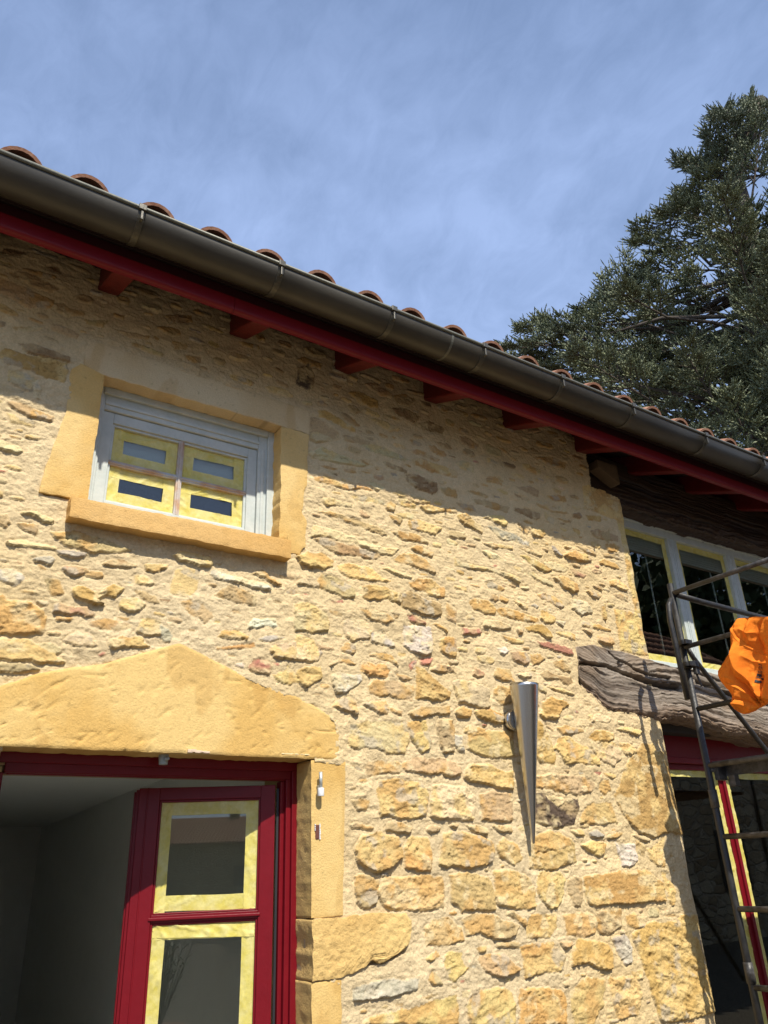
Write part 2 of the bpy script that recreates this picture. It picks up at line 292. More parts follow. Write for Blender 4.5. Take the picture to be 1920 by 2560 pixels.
STONES = '''
@A 0 580 500
t1 0,390 100,420 330,520 440,560 435,640 230,620 0,500
t1 70,340 260,350 480,470 420,500 240,440
b1 380,290 480,290 500,350 430,330
t1 450,590 540,600 640,690 560,700 440,640
c2 1180,590 1320,600 1330,660 1290,670 1190,630
t1 430,770 520,780 660,850 630,880 440,810
t1 100,790 360,790 340,830 130,820
b2 165,925 270,925 560,1030 570,1080 480,1060 330,1030 240,1000
o2 5,1030 50,970 200,1010 540,1090 565,1150 510,1240 330,1200 180,1130 60,1100
c2 70,1150 190,1170 310,1240 330,1310 250,1330 70,1250
w2 270,1260 320,1240 335,1330 320,1395 285,1380
t2 50,1410 150,1420 440,1530 430,1570 250,1540 130,1480
c1 0,1260 90,1290 200,1330 150,1350 0,1320
c1 60,1500 180,1540 300,1560 280,1610 100,1580
t1 0,740 40,745 40,790 0,790
t1 950,810 1150,850 1240,860 1230,890 1050,870
t1 1280,860 1320,880 1310,900 1270,880
t1 1430,900 1560,930 1540,980 1450,970
t1 1370,690 1580,700 1590,760 1420,750
t1 700,730 900,740 850,790 720,760
t1 940,670 1030,690 1020,720 950,700
t1 540,620 700,660 690,700 560,680
b1 20,140 200,180 170,210 10,190
t1 1530,1020 1659,1040 1659,1090 1560,1080
@B 740 880 400
t2 0,80 100,60 270,120 250,170 120,140
k1 20,170 130,140 190,230 170,380 120,390 10,330
t1 720,330 830,320 1000,440 980,480 860,440
t1 1010,460 1110,430 1240,500 1180,560 1050,530
o1 560,420 640,400 850,500 850,570 760,570 640,500
t1 540,560 620,560 670,620 600,640
t1 220,510 280,505 340,560 250,550
o1 230,620 320,610 600,790 590,830 440,760 250,680
t1 470,630 540,650 660,750 620,760 500,690
c2 760,680 860,700 1060,780 1060,820 960,820 840,740
t1 150,690 220,690 440,850 420,910 300,900 160,820
c2 150,830 240,840 380,910 360,930 200,935 150,890
t2 490,870 640,880 760,940 740,980 600,950 500,920
c2 690,970 850,970 1050,1060 1160,1120 1100,1130 900,1080 720,1020
c2 150,1050 290,990 400,1050 690,1160 760,1180 640,1190 380,1140 200,1100
t1 660,1120 700,1130 765,1180 720,1170
b3 895,1150 960,1155 1140,1230 1140,1260 1040,1240 920,1190
b2 1150,1280 1240,1270 1450,1360 1460,1440 1400,1470 1240,1410 1160,1340
o1 1210,1120 1300,1110 1600,1210 1659,1240 1659,1300 1500,1270 1350,1220 1230,1160
t2 1500,1410 1580,1400 1659,1430 1659,1510 1560,1480
t1 250,1180 330,1180 430,1210 400,1230 300,1210
o2 200,1300 300,1290 500,1370 690,1390 790,1440 640,1420 520,1430 380,1380 220,1340
c3 710,1350 770,1345 900,1400 890,1430 830,1440 760,1390
c3 990,1470 1080,1450 1380,1550 1370,1570 1250,1570 1100,1510
y2 1040,1520 1120,1510 1240,1580 1230,1620 1090,1590
c2 265,1520 350,1510 570,1580 560,1620 430,1590 330,1590
o2 1290,1600 1400,1590 1500,1620 1640,1610 1659,1659 1340,1659
y2 910,1590 980,1550 1030,1600 1010,1650 940,1640
c1 580,1490 720,1500 900,1550 930,1590 760,1560 620,1540
t1 1120,1570 1170,1560 1200,1600 1140,1600
b1 1000,580 1150,590 1290,680 1220,730 1060,650
b1 1260,740 1400,720 1530,790 1500,850 1320,800
t1 1180,1020 1250,1010 1480,1110 1440,1130 1240,1060
t2 1370,970 1440,980 1560,1060 1530,1080 1400,1030
t1 1450,930 1600,960 1620,1010 1500,990
@C 1140 1050 460
y1 1150,610 1250,600 1470,690 1520,915 1400,880 1170,790
c1 0,380 80,370 160,410 150,470 60,450
t1 30,150 80,150 200,230 180,260 60,220
t2 260,230 310,220 400,280 400,340 330,330 270,290
t1 380,240 430,260 560,380 500,350
t1 720,340 830,330 980,390 960,450 900,430 780,380
t1 590,70 720,60 760,100 640,120
t1 270,510 400,510 420,560 400,590 280,560
t1 540,610 660,590 740,630 740,690 640,660
o1 830,680 980,680 990,740 900,730
c2 715,740 830,740 1000,810 990,840 860,820 740,770
b2 530,800 620,800 750,850 750,900 660,890 540,830
b1 1050,840 1120,835 1140,870 1120,890 1060,870
o1 1175,860 1300,870 1300,920 1200,905
t2 170,720 260,720 470,790 450,830 360,810 190,760
t1 0,740 150,770 180,830 60,800
t2 510,670 560,690 660,720 640,740 530,700
c1 790,820 890,900 880,940 820,920
t2 900,865 1010,890 1040,920 920,890
t2 1220,1000 1280,990 1450,1050 1450,1100 1330,1080 1240,1040
o3 1350,1120 1420,1120 1465,1160 1440,1195 1370,1180
o2 1210,1100 1270,1095 1305,1135 1290,1160 1220,1130
y3 10,860 90,840 150,900 240,970 225,1020 120,960 40,920
y3 240,880 330,860 420,870 450,930 430,960 330,920
g2 295,960 350,970 500,1030 650,1100 650,1140 600,1120 500,1090 420,1080 330,1000
o3 680,980 780,980 805,1030 780,1060 700,1050 665,1010
t2 540,930 600,960 660,1010 640,1030 560,990
o2 240,1105 320,1110 500,1140 500,1175 440,1160 380,1150 330,1160
t2 570,1160 640,1160 775,1210 765,1230 650,1200
c2 240,1180 300,1180 430,1250 420,1275 300,1240
y2 570,1220 680,1240 800,1300 870,1350 800,1360 690,1310
c1 800,1290 900,1280 1000,1340 980,1370 850,1340
o3 970,1220 1060,1180 1160,1200 1220,1260 1180,1280 1100,1270
t2 1080,1130 1180,1150 1260,1190 1255,1225 1180,1190
t2 1310,1200 1460,1220 1500,1270 1440,1250 1340,1230
o2 1290,1270 1340,1255 1450,1300 1470,1340 1400,1330 1300,1300
r1 1035,1340 1080,1350 1180,1400 1150,1420 1080,1400
g2 860,1130 900,1140 960,1220 930,1220 880,1180
c2 0,1240 60,1290 300,1330 560,1420 555,1465 440,1410 300,1360 80,1330 0,1320
c1 620,1370 700,1380 860,1450 880,1500 740,1440
o3 890,1420 960,1410 1080,1470 1100,1530 1040,1550 960,1490
y3 1380,1450 1470,1440 1540,1520 1530,1540 1450,1510 1390,1500
t2 1180,1540 1240,1540 1310,1590 1280,1610 1210,1580
t2 1420,1570 1480,1560 1550,1600 1550,1640 1440,1600
t1 1380,1130 1300,1020 1380,1000
@D 0 1280 400
c3 210,0 380,0 560,80 540,110 440,100 370,45 250,20
t2 0,30 80,20 120,110 50,150 0,120
t2 180,110 380,130 400,200 380,235 250,180 200,140
c3 60,300 220,290 450,330 580,370 570,395 400,370 200,350 110,350
t2 530,210 780,205 1050,270 1280,370 1340,400 1200,420 950,415 860,370 700,340 600,260
g3 590,400 700,390 890,420 870,450 790,480 700,450 620,430
g3 340,490 400,470 530,460 565,490 520,550 440,520 370,510
t2 380,540 430,550 490,600 430,590
b2 1070,540 1130,500 1250,490 1410,540 1400,560 1250,580
y2 1500,540 1659,545 1659,610 1600,620 1520,600
g1 0,590 130,590 250,650 260,690 160,770 60,720 0,680
r2 640,580 760,555 900,580 930,620 860,640 780,670 700,640
t2 880,600 1060,620 1070,670 1010,690 900,660
t2 470,710 600,700 670,860 560,870 490,790
o3 760,800 860,765 940,820 1060,830 1150,760 1270,800 1170,900 1110,870 1000,900 1080,965 960,965 800,890
c3 1240,940 1300,895 1420,900 1520,960 1440,1030 1320,1035 1250,1000
t2 1390,830 1480,815 1600,870 1640,940 1560,950
c1 1400,660 1500,650 1600,720 1560,760 1410,740
r3 570,970 650,955 780,990 900,985 965,1060 960,1085 870,1085 800,1050 740,1070 570,1040
o2 580,1075 680,1080 760,1100 730,1130 590,1120
o1 0,880 60,860 90,930 300,935 420,1000 475,1080 460,1180 430,1250 150,1260 0,1250
g2 370,910 450,920 510,935 490,965 430,965
t2 940,1140 1100,1110 1240,1140 1360,1170 1330,1200 1200,1230 1080,1205 950,1185
c3 1410,1230 1480,1110 1659,1130 1659,1290 1560,1270 1420,1260
c2 670,1330 800,1230 930,1250 1020,1385 920,1390 830,1390
o3 1140,1340 1240,1300 1450,1300 1500,1370 1550,1380 1400,1410 1260,1410 1160,1430
o2 0,1330 130,1320 270,1320 360,1370 560,1470 660,1550 520,1560 300,1540 0,1510
c1 350,1370 560,1350 640,1440 560,1470
t2 0,1570 200,1560 400,1610 400,1640 220,1659 0,1659
r1 1010,1480 1060,1455 1115,1470 1080,1495
t1 1200,1080 1280,1085 1350,1110 1300,1125
@E 400 1380 400
c3 150,30 220,0 400,10 520,60 540,120 500,160 420,150 330,110 220,95
y3 0,125 75,130 70,165 0,180
t3 950,225 1060,190 1120,220 1140,260 1270,360 1200,350 1100,280
w3 530,235 570,190 700,230 900,280 1130,360 1130,405 1000,375 830,325 700,300 590,280
t2 570,450 640,380 740,350 900,410 990,480 985,550 870,540 760,520 660,490
c1 110,410 160,200 300,170 400,200 380,380 280,455 200,440
t2 220,520 300,510 420,540 530,620 530,680 470,740 390,680 260,600
b3 735,610 800,605 830,640 760,640
b2 670,660 745,690 730,700
w2 900,790 980,700 1190,690 1215,760 1060,780 940,790
b1 0,480 100,500 80,520 0,505
g2 0,760 90,800 130,870 80,930 30,915 0,880
o3 600,880 660,820 800,825 910,880 890,915 760,910 640,895
o2 585,985 770,975 960,955 980,990 820,1005 600,1015
g3 1010,910 1130,870 1300,890 1140,930 1080,940
c3 1130,1020 1200,960 1450,930 1600,960 1659,1060 1600,1140 1480,1125 1240,1115
w3 765,1165 850,1140 870,1170 860,1205 800,1190
r3 925,1180 980,1120 1120,1125 1145,1190 1130,1275 1010,1250 935,1230
r2 1155,1150 1230,1155 1235,1185 1180,1180
y2 1170,1270 1290,1240 1320,1180 1400,1260 1440,1350 1340,1385 1220,1340
o3 1420,1250 1500,1200 1659,1210 1659,1320 1530,1400 1440,1370
b2 1560,1480 1620,1465 1659,1480 1640,1490
t2 1410,60 1500,30 1659,50 1659,150 1540,170 1490,175
@F 740 1280 400
t2 220,0 420,10 560,70 700,110 900,180 930,240 830,220 700,170 560,110 350,40
c2 180,200 220,150 420,190 620,280 900,370 1050,380 960,440 800,410 640,330 420,290 300,260 190,265
b2 200,285 330,280 500,340 650,370 880,440 820,490 640,460 440,440 330,380
o2 1000,210 1090,200 1240,230 1360,300 1360,325 1240,310 1100,280
o3 1190,375 1270,350 1420,430 1395,470 1300,440 1230,410
t3 1020,490 1130,430 1220,440 1340,500 1440,620 1420,645 1320,600 1200,560 1080,530
y2 1160,110 1200,75 1330,90 1440,140 1510,160 1450,230 1340,210 1190,170
y3 0,470 130,420 280,430 370,500 360,570 270,590 130,570 60,540
y2 430,560 560,540 780,590 880,680 1000,720 860,720 680,690 590,690 480,640
c3 890,590 960,580 1100,630 1195,670 1180,685 1090,670 960,620
o2 1175,740 1260,705 1390,700 1530,790 1530,880 1450,880 1340,830 1200,780
c3 0,740 60,690 230,690 260,740 220,790 60,760
t3 230,740 270,650 420,690 600,800 590,895 540,900 400,850 250,790
o3 690,780 830,760 1010,830 1110,870 1060,950 940,900 800,920 700,890
b3 1080,960 1110,850 1190,820 1310,900 1480,950 1495,1060 1450,1080 1300,1060 1130,1000
c2 0,960 150,960 300,1060 330,1140 320,1230 150,1240 0,1220
t3 670,1030 780,1020 900,1050 1000,1120 920,1165 830,1140 740,1100
b3 1000,1070 1065,1080 1040,1115 1000,1100
r3 1155,1080 1220,1075 1340,1140 1340,1170 1220,1150 1165,1130
w3 1120,1180 1290,1200 1400,1210 1405,1290 1395,1450 1330,1480 1180,1440 1115,1390 1115,1270
c3 480,1180 560,1090 740,1160 750,1320 660,1310 580,1340 520,1270
w3 770,1270 880,1230 950,1320 1020,1370 1010,1400 920,1390 780,1350
t2 1560,950 1659,1010 1659,1140 1560,1100
o2 1500,1340 1560,1300 1659,1310 1659,1500 1600,1490 1500,1430
t3 220,1370 270,1400 380,1400 390,1430 310,1430 240,1430
t3 470,1440 520,1360 600,1380 620,1440 580,1480
o3 770,1480 870,1470 980,1490 1050,1580 1030,1590 960,1550 840,1520
t3 340,1580 470,1520 540,1530 610,1580 600,1590 480,1560 360,1590
c2 0,1280 180,1320 230,1490 190,1560 0,1540
t2 1390,1630 1480,1580 1600,1600 1659,1659 1450,1659
r1 1170,1580 1240,1530 1250,1560 1180,1640
r2 1280,1540 1380,1510 1430,1530 1370,1590 1300,1590
y3 1420,1160 1480,1160 1580,1230 1560,1250 1500,1210
r2 360,930 400,925 480,915 485,940 380,945
y2 660,1600 700,1560 900,1600 940,1659 670,1659
c1 1150,0 1230,30 1190,80 1020,30
t2 960,30 1110,70 1060,130 1010,90
@G 1140 1400 400
o2 140,440 200,395 360,450 410,520 400,560 320,555 180,510
t3 350,410 370,365 430,380 435,420 390,430
t3 440,420 460,370 550,410 520,445
t2 590,420 640,430 730,470 735,515 700,520 640,460
o2 430,520 520,500 640,540 840,600 845,640 700,635 560,600 470,570
o3 865,600 880,535 940,540 1030,600 1010,660 920,650
o1 860,360 920,340 1100,420 1115,490 1080,500 980,440 900,400
g2 770,470 810,450 860,480 830,500
t3 280,680 320,625 440,630 560,680 560,715 480,725 370,710
t3 620,710 680,680 700,720 680,770 650,760
o3 720,700 800,670 890,670 980,740 985,810 930,800 840,750 760,740
r3 80,700 240,710 270,760 210,775 90,765
y2 490,790 570,800 700,840 700,865 600,860 520,830
r3 840,850 980,860 1190,910 1205,980 1140,975 960,920 880,890
o2 1430,670 1480,665 1610,720 1600,735 1500,720 1430,700
t3 1470,780 1560,780 1610,810 1625,875 1540,870 1480,840
y2 1510,470 1550,455 1560,620 1530,600
y2 1040,750 1130,740 1230,770 1230,830 1180,820 1060,770
t3 1310,720 1390,730 1420,760 1390,775
w3 425,920 510,905 540,945 490,985 450,960
t2 560,960 650,945 740,970 770,1040 710,1080 600,1050
t1 780,980 880,980 935,1030 870,1060 800,1090
t2 1010,1060 1100,1035 1160,1100 1180,1160 1120,1150 1030,1100
b2 890,1170 960,1155 1060,1200 1180,1210 1205,1270 1150,1295 1070,1240 910,1220
r2 180,1190 210,1120 300,1170 300,1200 230,1215
y2 400,1190 430,1120 560,1130 600,1260 500,1250 410,1220
c3 630,1180 780,1170 785,1215 700,1220
t3 810,1270 870,1280 930,1350 920,1390 860,1340
o3 900,1480 990,1430 1120,1470 1160,1520 1080,1560 1050,1650 920,1640 860,1600 920,1550
c2 980,1320 1110,1350 1220,1390 1200,1405 1120,1370
t1 400,1350 440,1310 570,1320 580,1480 480,1500 400,1430
c1 0,1290 130,1300 290,1300 330,1440 330,1520 270,1540 200,1490 40,1480
o2 210,1560 350,1550 500,1600 500,1650 380,1659 240,1620
c2 670,280 750,270 770,300 720,305
o3 1060,170 1150,180 1250,260 1250,320 1200,330 1120,280
w1 1200,400 1360,440 1420,540 1300,570 1210,490
g2 1030,630 1140,640 1110,690 1050,670
t3 1420,260 1490,270 1520,320 1450,290
t2 1350,320 1400,320 1490,380 1480,400 1400,370
@H 760 1640 520
o2 450,90 480,50 640,80 670,130 640,165 560,150 520,165
t3 720,140 790,150 870,180 830,190 780,195
g3 210,160 290,140 440,160 460,200 390,250 330,285 270,295 240,270
t2 515,240 560,195 700,200 885,240 850,355 760,340 680,310 620,320 530,290
o2 900,100 960,110 1160,290 1160,330 1100,355 900,330
c2 1200,210 1300,200 1470,260 1475,400 1420,410 1300,375 1240,360
y3 220,400 300,340 400,350 430,460 400,470 300,430
y3 465,380 560,365 650,370 660,470 620,460 540,430
t3 670,410 780,440 770,475 700,450
t3 840,460 920,405 1160,410 1165,465 1020,465 930,495 870,490
y2 1210,440 1270,405 1340,440 1330,490 1230,480
o3 1370,450 1420,425 1590,480 1580,530 1520,535 1390,490
y2 1280,600 1330,550 1440,580 1440,620 1340,630
c2 370,690 380,560 520,530 810,540 820,680 790,775 690,775 560,735 400,730
y3 830,530 970,525 980,600 1010,640 1000,740 940,765 900,720 850,650
t2 1065,570 1080,515 1190,515 1200,600 1190,650 1200,760 1110,750 1080,660
g1 1200,620 1260,640 1290,760 1240,760 1200,700
y2 1320,620 1450,610 1659,600 1659,800 1500,805 1400,780 1320,740
t2 490,870 560,835 740,850 770,880 750,940 600,930 520,960
t3 790,860 900,815 1120,820 1240,880 1250,940 1170,960 1100,940 960,935 870,930 800,915
o3 1290,960 1330,870 1470,865 1590,920 1659,920 1659,1060 1560,1045 1440,1010 1320,1000
b2 375,875 430,885 460,915 430,910
y2 590,1090 600,1010 700,990 930,1020 980,1100 970,1250 850,1290 620,1260
c3 1020,1260 1030,1040 1290,1050 1360,1120 1340,1300 1160,1290 1060,1290
t2 1420,1110 1480,1080 1659,1100 1659,1310 1430,1300
t1 380,1150 470,1140 520,1150 500,1220 430,1225
t3 660,1380 680,1330 770,1325 860,1370 840,1410 740,1400
t3 980,1390 1010,1350 1090,1370 1060,1405 1010,1410
b3 1165,1350 1200,1340 1240,1345 1210,1375
t3 1290,1350 1400,1350 1470,1380 1460,1430 1360,1400
t3 1500,1350 1650,1355 1659,1410 1560,1400
t1 360,1340 430,1330 560,1370 540,1385 400,1370
@I 840 2060 500
y3 180,190 240,110 360,80 510,120 550,270 460,350 370,390 270,375 190,300
o3 580,200 620,110 760,120 800,250 780,390 700,385 590,350
y3 860,320 880,280 900,95 1000,75 1200,110 1300,160 1290,300 1240,335 1120,355 1050,350 900,340
y1 1350,180 1390,120 1500,170 1540,280 1480,340 1370,270
t2 160,440 270,430 350,480 360,600 330,660 240,690 170,640
y2 360,560 430,450 760,440 880,460 890,560 880,690 780,705 500,700 400,660
y2 960,420 1100,405 1260,450 1310,560 1310,700 1060,710 970,640
y3 1325,400 1450,390 1600,450 1640,540 1640,690 1550,695 1350,660 1330,580
y2 750,870 790,800 930,785 1040,870 1050,960 860,1000 760,1000
t3 1060,790 1130,750 1280,750 1500,850 1470,910 1390,950 1250,930 1200,900 1080,920
t3 1410,740 1470,725 1560,790 1570,850 1500,810
t3 1340,980 1450,970 1510,980 1510,1025 1340,1015
o3 1160,1030 1240,1010 1240,1050 1180,1070
o3 740,1110 830,1055 860,1090 780,1140
y2 880,1110 930,1060 1030,1070 1040,1170 1090,1190 980,1300 930,1260 900,1180
t3 1170,1120 1260,1075 1390,1080 1480,1180 1520,1200 1470,1240 1340,1270 1240,1220
g3 160,1360 350,1310 480,1290 670,1290 660,1360 560,1400 380,1440 210,1460 160,1450
t3 755,1290 790,1225 860,1280 880,1330 790,1335
y2 300,1600 500,1560 800,1470 980,1430 1000,1500 1000,1659 240,1659
y3 1100,1500 1150,1400 1340,1365 1450,1400 1470,1520 1450,1659 1120,1659
o2 1530,1380 1659,1360 1659,1659 1540,1659 1520,1480
t2 720,1440 780,1410 830,1415 770,1450
t1 1040,1390 1110,1385 1090,1440 1050,1430
y2 1600,800 1659,780 1659,950 1590,940 1580,870
y2 1540,1020 1659,1000 1659,1250 1600,1260 1590,1150
g2 380,415 430,410 430,432 390,432
@J 1300 2060 500
y2 90,180 180,90 330,80 440,160 460,310 350,345 260,375 80,360
o3 420,50 530,60 530,105 460,95
g3 580,70 640,50 695,95 640,115 590,105
t3 715,110 800,65 850,80 830,105 740,128
t3 930,90 1020,90 1075,130 1050,150 960,115
y2 520,180 580,145 710,160 700,240 660,280 600,240
w2 790,165 950,170 965,300 900,350 840,340 830,260
t1 960,150 1050,190 1020,260 960,240
y2 1060,220 1190,120 1190,350 1140,350 1070,290
o3 545,440 700,420 880,395 1040,395 1100,440 1165,500 1170,625 900,650 740,660 600,670 560,580
y2 1170,410 1240,420 1280,560 1275,675 1230,660 1200,540
y3 140,450 180,400 330,405 370,470 350,580 300,690 250,700 180,630 140,560
t2 400,480 460,430 510,460 515,600 500,680 440,670 410,580
y2 50,880 90,760 290,750 300,850 240,935 130,945 60,930
y2 360,760 560,745 640,780 620,900 500,930 390,910
t1 650,740 840,715 840,850 740,910 670,910 640,840
y1 880,770 950,740 1000,820 1080,840 960,870 890,830
o3 450,1030 490,960 640,980 730,1000 760,1080 750,1200 700,1205 560,1150 440,1170
g2 780,940 890,930 930,1040 920,1140 870,1160 800,1050
t3 330,980 430,975 430,1005 370,1030
o2 10,1020 130,1000 270,1000 370,1100 350,1210 180,1230 60,1270
y2 430,1400 560,1280 700,1310 680,1500 600,1659 470,1650 430,1520
y2 740,1290 950,1280 1010,1420 980,1560 820,1620 780,1500
o2 20,1400 100,1360 330,1380 370,1430 370,1659 0,1659
y2 920,1230 1010,1215 1020,1280 970,1290
o3 960,940 1100,840 1290,840 1350,780 1490,780 1540,1040 1610,1400 1620,1510 1460,1570 1200,1610 1165,1590 1120,1430
t2 730,1630 820,1620 810,1640 750,1650
g3 840,890 870,885 870,915 840,910
t3 340,1320 400,1300 395,1350 360,1340
t1 1190,750 1330,750 1330,770 1210,770
y2 1330,1620 1400,1600 1370,1640
@K 1300 1700 440
o1 130,390 200,400 290,560 330,700 320,780 200,760 130,680
t3 350,450 430,430 580,460 585,495 400,510
y3 330,650 360,560 460,535 510,590 620,640 720,740 720,800 560,780 430,780 400,720
o2 635,540 720,470 860,500 880,550 820,575 700,570
c2 650,580 860,580 940,650 940,740 860,800 730,740 670,650
y3 930,600 1020,595 1095,650 1080,690 990,705 940,660
t3 560,405 610,430 600,440
t3 620,430 675,430 670,447
y3 900,460 1010,450 1160,480 1110,525 1040,500 960,480
c3 640,330 780,320 855,360 830,400 660,390
c2 680,270 740,250 750,280 710,295
b3 420,850 465,850 460,870
r3 690,870 760,870 740,895 710,890
o3 780,880 850,880 915,910 860,930 800,910
t2 150,910 350,890 560,910 690,970 660,1050 560,1080 400,1050 160,1010
k1 130,1080 230,1080 400,1130 540,1130 540,1210 500,1350 380,1385 300,1375 130,1330
c2 230,1085 400,1110 410,1150 350,1200
y2 570,1340 590,1250 680,1170 840,1160 900,1340 860,1350 700,1365
y2 740,970 820,950 850,1050 780,1080 740,1040
o3 890,1080 950,1000 1000,830 1040,770 1150,630 1250,635 1280,700 1400,700 1440,860 1540,1420 1350,1410 1250,1445 1190,1430 1110,1400 1000,1290 920,1150
t3 555,1380 640,1355 650,1385 610,1390
o3 475,1410 590,1415 605,1465 540,1470
g3 650,1430 740,1425 790,1470 740,1490 670,1480
t2 245,430 280,435 325,485 300,480
y2 130,1480 290,1430 440,1480 480,1560 300,1600 150,1620
c2 250,60 390,80 515,130 500,145 400,120
@L 1380 1180 540
y1 500,380 555,380 705,1090 640,1080
y1 485,1070 700,1105 770,1400 700,1400 540,1360

'''
def build_wall():
    S = 0.0040
    xs = np.concatenate([np.arange(-1.6, -.02, .04), np.arange(-.02, 3.59, S)])
    zs = np.concatenate([np.arange(-1.65, -.80, .03), np.arange(-.80, 2.33, S)])
    X, Z = np.meshgrid(xs, zs); H = fbm(X, Z, 2.3, 3, 3)*.012+fbm(X, Z, 11, 5, 3)*.007+fbm(X, Z, 45, 9, 4)*.0035
    H += np.maximum(0, ridged(X*.6, Z*1.5, 22, 77, 5, .62)-.20)*.0050+ridged(X, Z, 80, 78, 2)*.0011
    C = MORTAR*(1+fbm(X, Z, 3, 21, 4)*.12+fbm(X, Z, 40, 22, 3)*.10)[..., None]
    C = C*(1+np.stack([fbm(X, Z, 1.3, 25, 2)*.03, fbm(X, Z, 1.3, 25, 2)*-.01, fbm(X, Z, 1.3, 25, 2)*-.12], -1))
    warpx = fbm(X, Z, 30, 31, 4, .62)*.0105; warpz = fbm(X, Z, 32, 37, 4, .62)*.0095
    occ = np.zeros(X.shape, bool)
    x_i = lambda x: int(np.clip(np.searchsorted(xs, x), 0, len(xs)-1)); z_i = lambda z: int(np.clip(np.searchsorted(zs, z), 0, len(zs)-1))
    def stone(poly, code, lvl, sd):
        r = np.random.default_rng(sd); p = np.array(poly); m = .035
        i0, i1 = z_i(p[:, 1].min()-m), z_i(p[:, 1].max()+m); j0, j1 = x_i(p[:, 0].min()-m), x_i(p[:, 0].max()+m)
        if i1-i0 < 2 or j1-j0 < 2: return
        sl = (slice(i0, i1), slice(j0, j1)); x = X[sl]; z = Z[sl]
        w = p[:, 0].max()-p[:, 0].min(); h = p[:, 1].max()-p[:, 1].min(); small = min(1, min(w, h)/.06)
        d = sdf(poly, x+warpx[sl]*small, z+warpz[sl]*small)
        cx, cz = p[:, 0].mean(), p[:, 1].mean()
        ckf = np.abs(fbm(x*.75+sd*.13, z*1.5, 17, sd % 887, 3, .6)); ck = np.clip(1-ckf/.030, 0, 1)*np.clip(fbm(x, z, 9, sd % 881, 2)*5+.6, 0, 1)
        base = {1: .003, 2: .0050, 3: .0085}[lvl]*r.uniform(.8, 1.25)*(.6+.4*small)
        edge = {1: .008, 2: .0045, 3: .0035}[lvl]
        e = np.clip(d/edge, 0, 1); prof = 1-(1-e)**1.7
        tz = np.clip((cz-z)/max(h*.5, .01), -1.2, 1.2); tx = np.clip((x-cx)/max(w*.5, .01), -1.2, 1.2)
        tilt = 1+tz*r.uniform(.35, .95)+tx*r.uniform(-.35, .35)
        an = r.uniform(-.35, .35); xx = x*math.cos(an)+z*math.sin(an); zz = -x*math.sin(an)+z*math.cos(an)
        rough = r.uniform(.7, 1.3)*(.45 if code in 'c' and lvl == 1 else 1.0)
        rel = ridged(xx*.55, zz*1.5, 19, sd % 997, 5, .62)*.0058*rough+fbm(xx, zz, 40, sd % 991+3, 4, .6)*.0050*rough
        fac = np.floor(vn(xx*22+sd, zz*34, sd % 577)*4)/4*.006*rough          # broken facets
        hh = H[sl]*(.35)+base*tilt*prof+(rel+fac-.003)*prof*min(1, small+.3)-ck*.0055*prof
        ins = d > 0
        H[sl] = np.where(ins, np.maximum(hh, H[sl]-.004), H[sl]+base*.22*np.exp(np.minimum(d, 0)/.010)-.0025*np.exp(-(d+.003)**2/.000012))
        col = np.array(PAL[code])*r.uniform(.80, 1.10)*(1+r.uniform(-.05, .05, 3))
        alt = np.array(PAL[{'o': 'y', 'y': 'o', 'c': 'y', 't': 'o', 'g': 'w', 'w': 'c', 'r': 't', 'b': 't', 'k': 't'}[code]])
        alt2 = np.array(PAL['g' if r.random() < .35 else 'c'])
        a = np.clip(fbm(x, z, 13, sd % 983, 4)*2.4+.15, 0, .85)[..., None]; b = np.clip(fbm(x, z, 20, sd % 971+7, 4)*3.2-.45, 0, .7)[..., None]
        cc = (col*(1-a)+alt*a)*(1-b)+alt2*b
        k = np.clip(1-d/.006, 0, 1)[..., None]*.28*np.clip(fbm(x, z, 30, 555, 2)*3+.7, 0, 1)[..., None]
        cc = cc*(1-k)+MORTAR*k
        crev = np.clip(-(rel-.001)/.006, 0, 1)[..., None]*.22                 # browner where the broken face lies low
        cc = cc*(1-crev)+np.array((.30, .19, .085))*crev; cc = cc*(1-.35*ck[..., None])  # stone cracks darkened in colour to stand for the shade inside them
        C[sl] = np.where(ins[..., None], cc, C[sl]); occ[sl] |= d > -.005
    dress = dressed_polys()
    for p in dress:
        a = np.array(p); sl = (slice(z_i(a[:, 1].min()-.02), z_i(a[:, 1].max()+.02)), slice(x_i(a[:, 0].min()-.02), x_i(a[:, 0].max()+.02)))
        occ[sl] |= sdf(p, X[sl], Z[sl]) > -.02
    occ |= (X > 3.50)
    k = 0; org = (0, 0, 1)
    for ln in STONES.strip().splitlines():
        ln = ln.strip()
        if not ln: continue
        if ln[0] == '@': t = ln.split(); org = (float(t[1]), float(t[2]), float(t[3])/1659.0); continue
        t = ln.split(); pts = [tuple(map(float, s.split(','))) for s in t[1:]]
        pz_ = [pxz(org[0]+a*org[2], org[1]+b*org[2]) for a, b in pts]; mx_ = sum(a for a, b in pz_)/len(pz_); mz_ = sum(b for a, b in pz_)/len(pz_)
        stone([(mx_+(a-mx_)*1.07, mz_+(b-mz_)*1.09) for a, b in pz_], t[0][0], int(t[0][1]), 101+37*k); k += 1
    # smaller rubble and the stones nobody can trace in the dark under the eaves
    R = random.Random(5); n = 0
    for it in range(15000):
        x = R.uniform(-1.5, 3.45); z = R.uniform(-1.6, 2.30)
        dark = z > 2.0-.02*x or x < .1 or z < -.85
        if dark and it < 8000: w = R.uniform(.05, .17); h = R.uniform(.022, .05)
        elif it >= 2600: w = R.uniform(.022, .085 if z > .6 else .05); h = max(.009, w*R.uniform(.2, .45))
        elif it < 2600: w = R.uniform(.06, .15); h = R.uniform(.022, .045)
        else: continue
        q = [(x+w*a, z+h*b) for a in (-.55, -.3, 0, .3, .55) for b in (-.6, 0, .6)]
        if any(occ[z_i(b), x_i(a)] for a, b in q): continue
        if not dark and w < .05 and R.random() < .62: continue
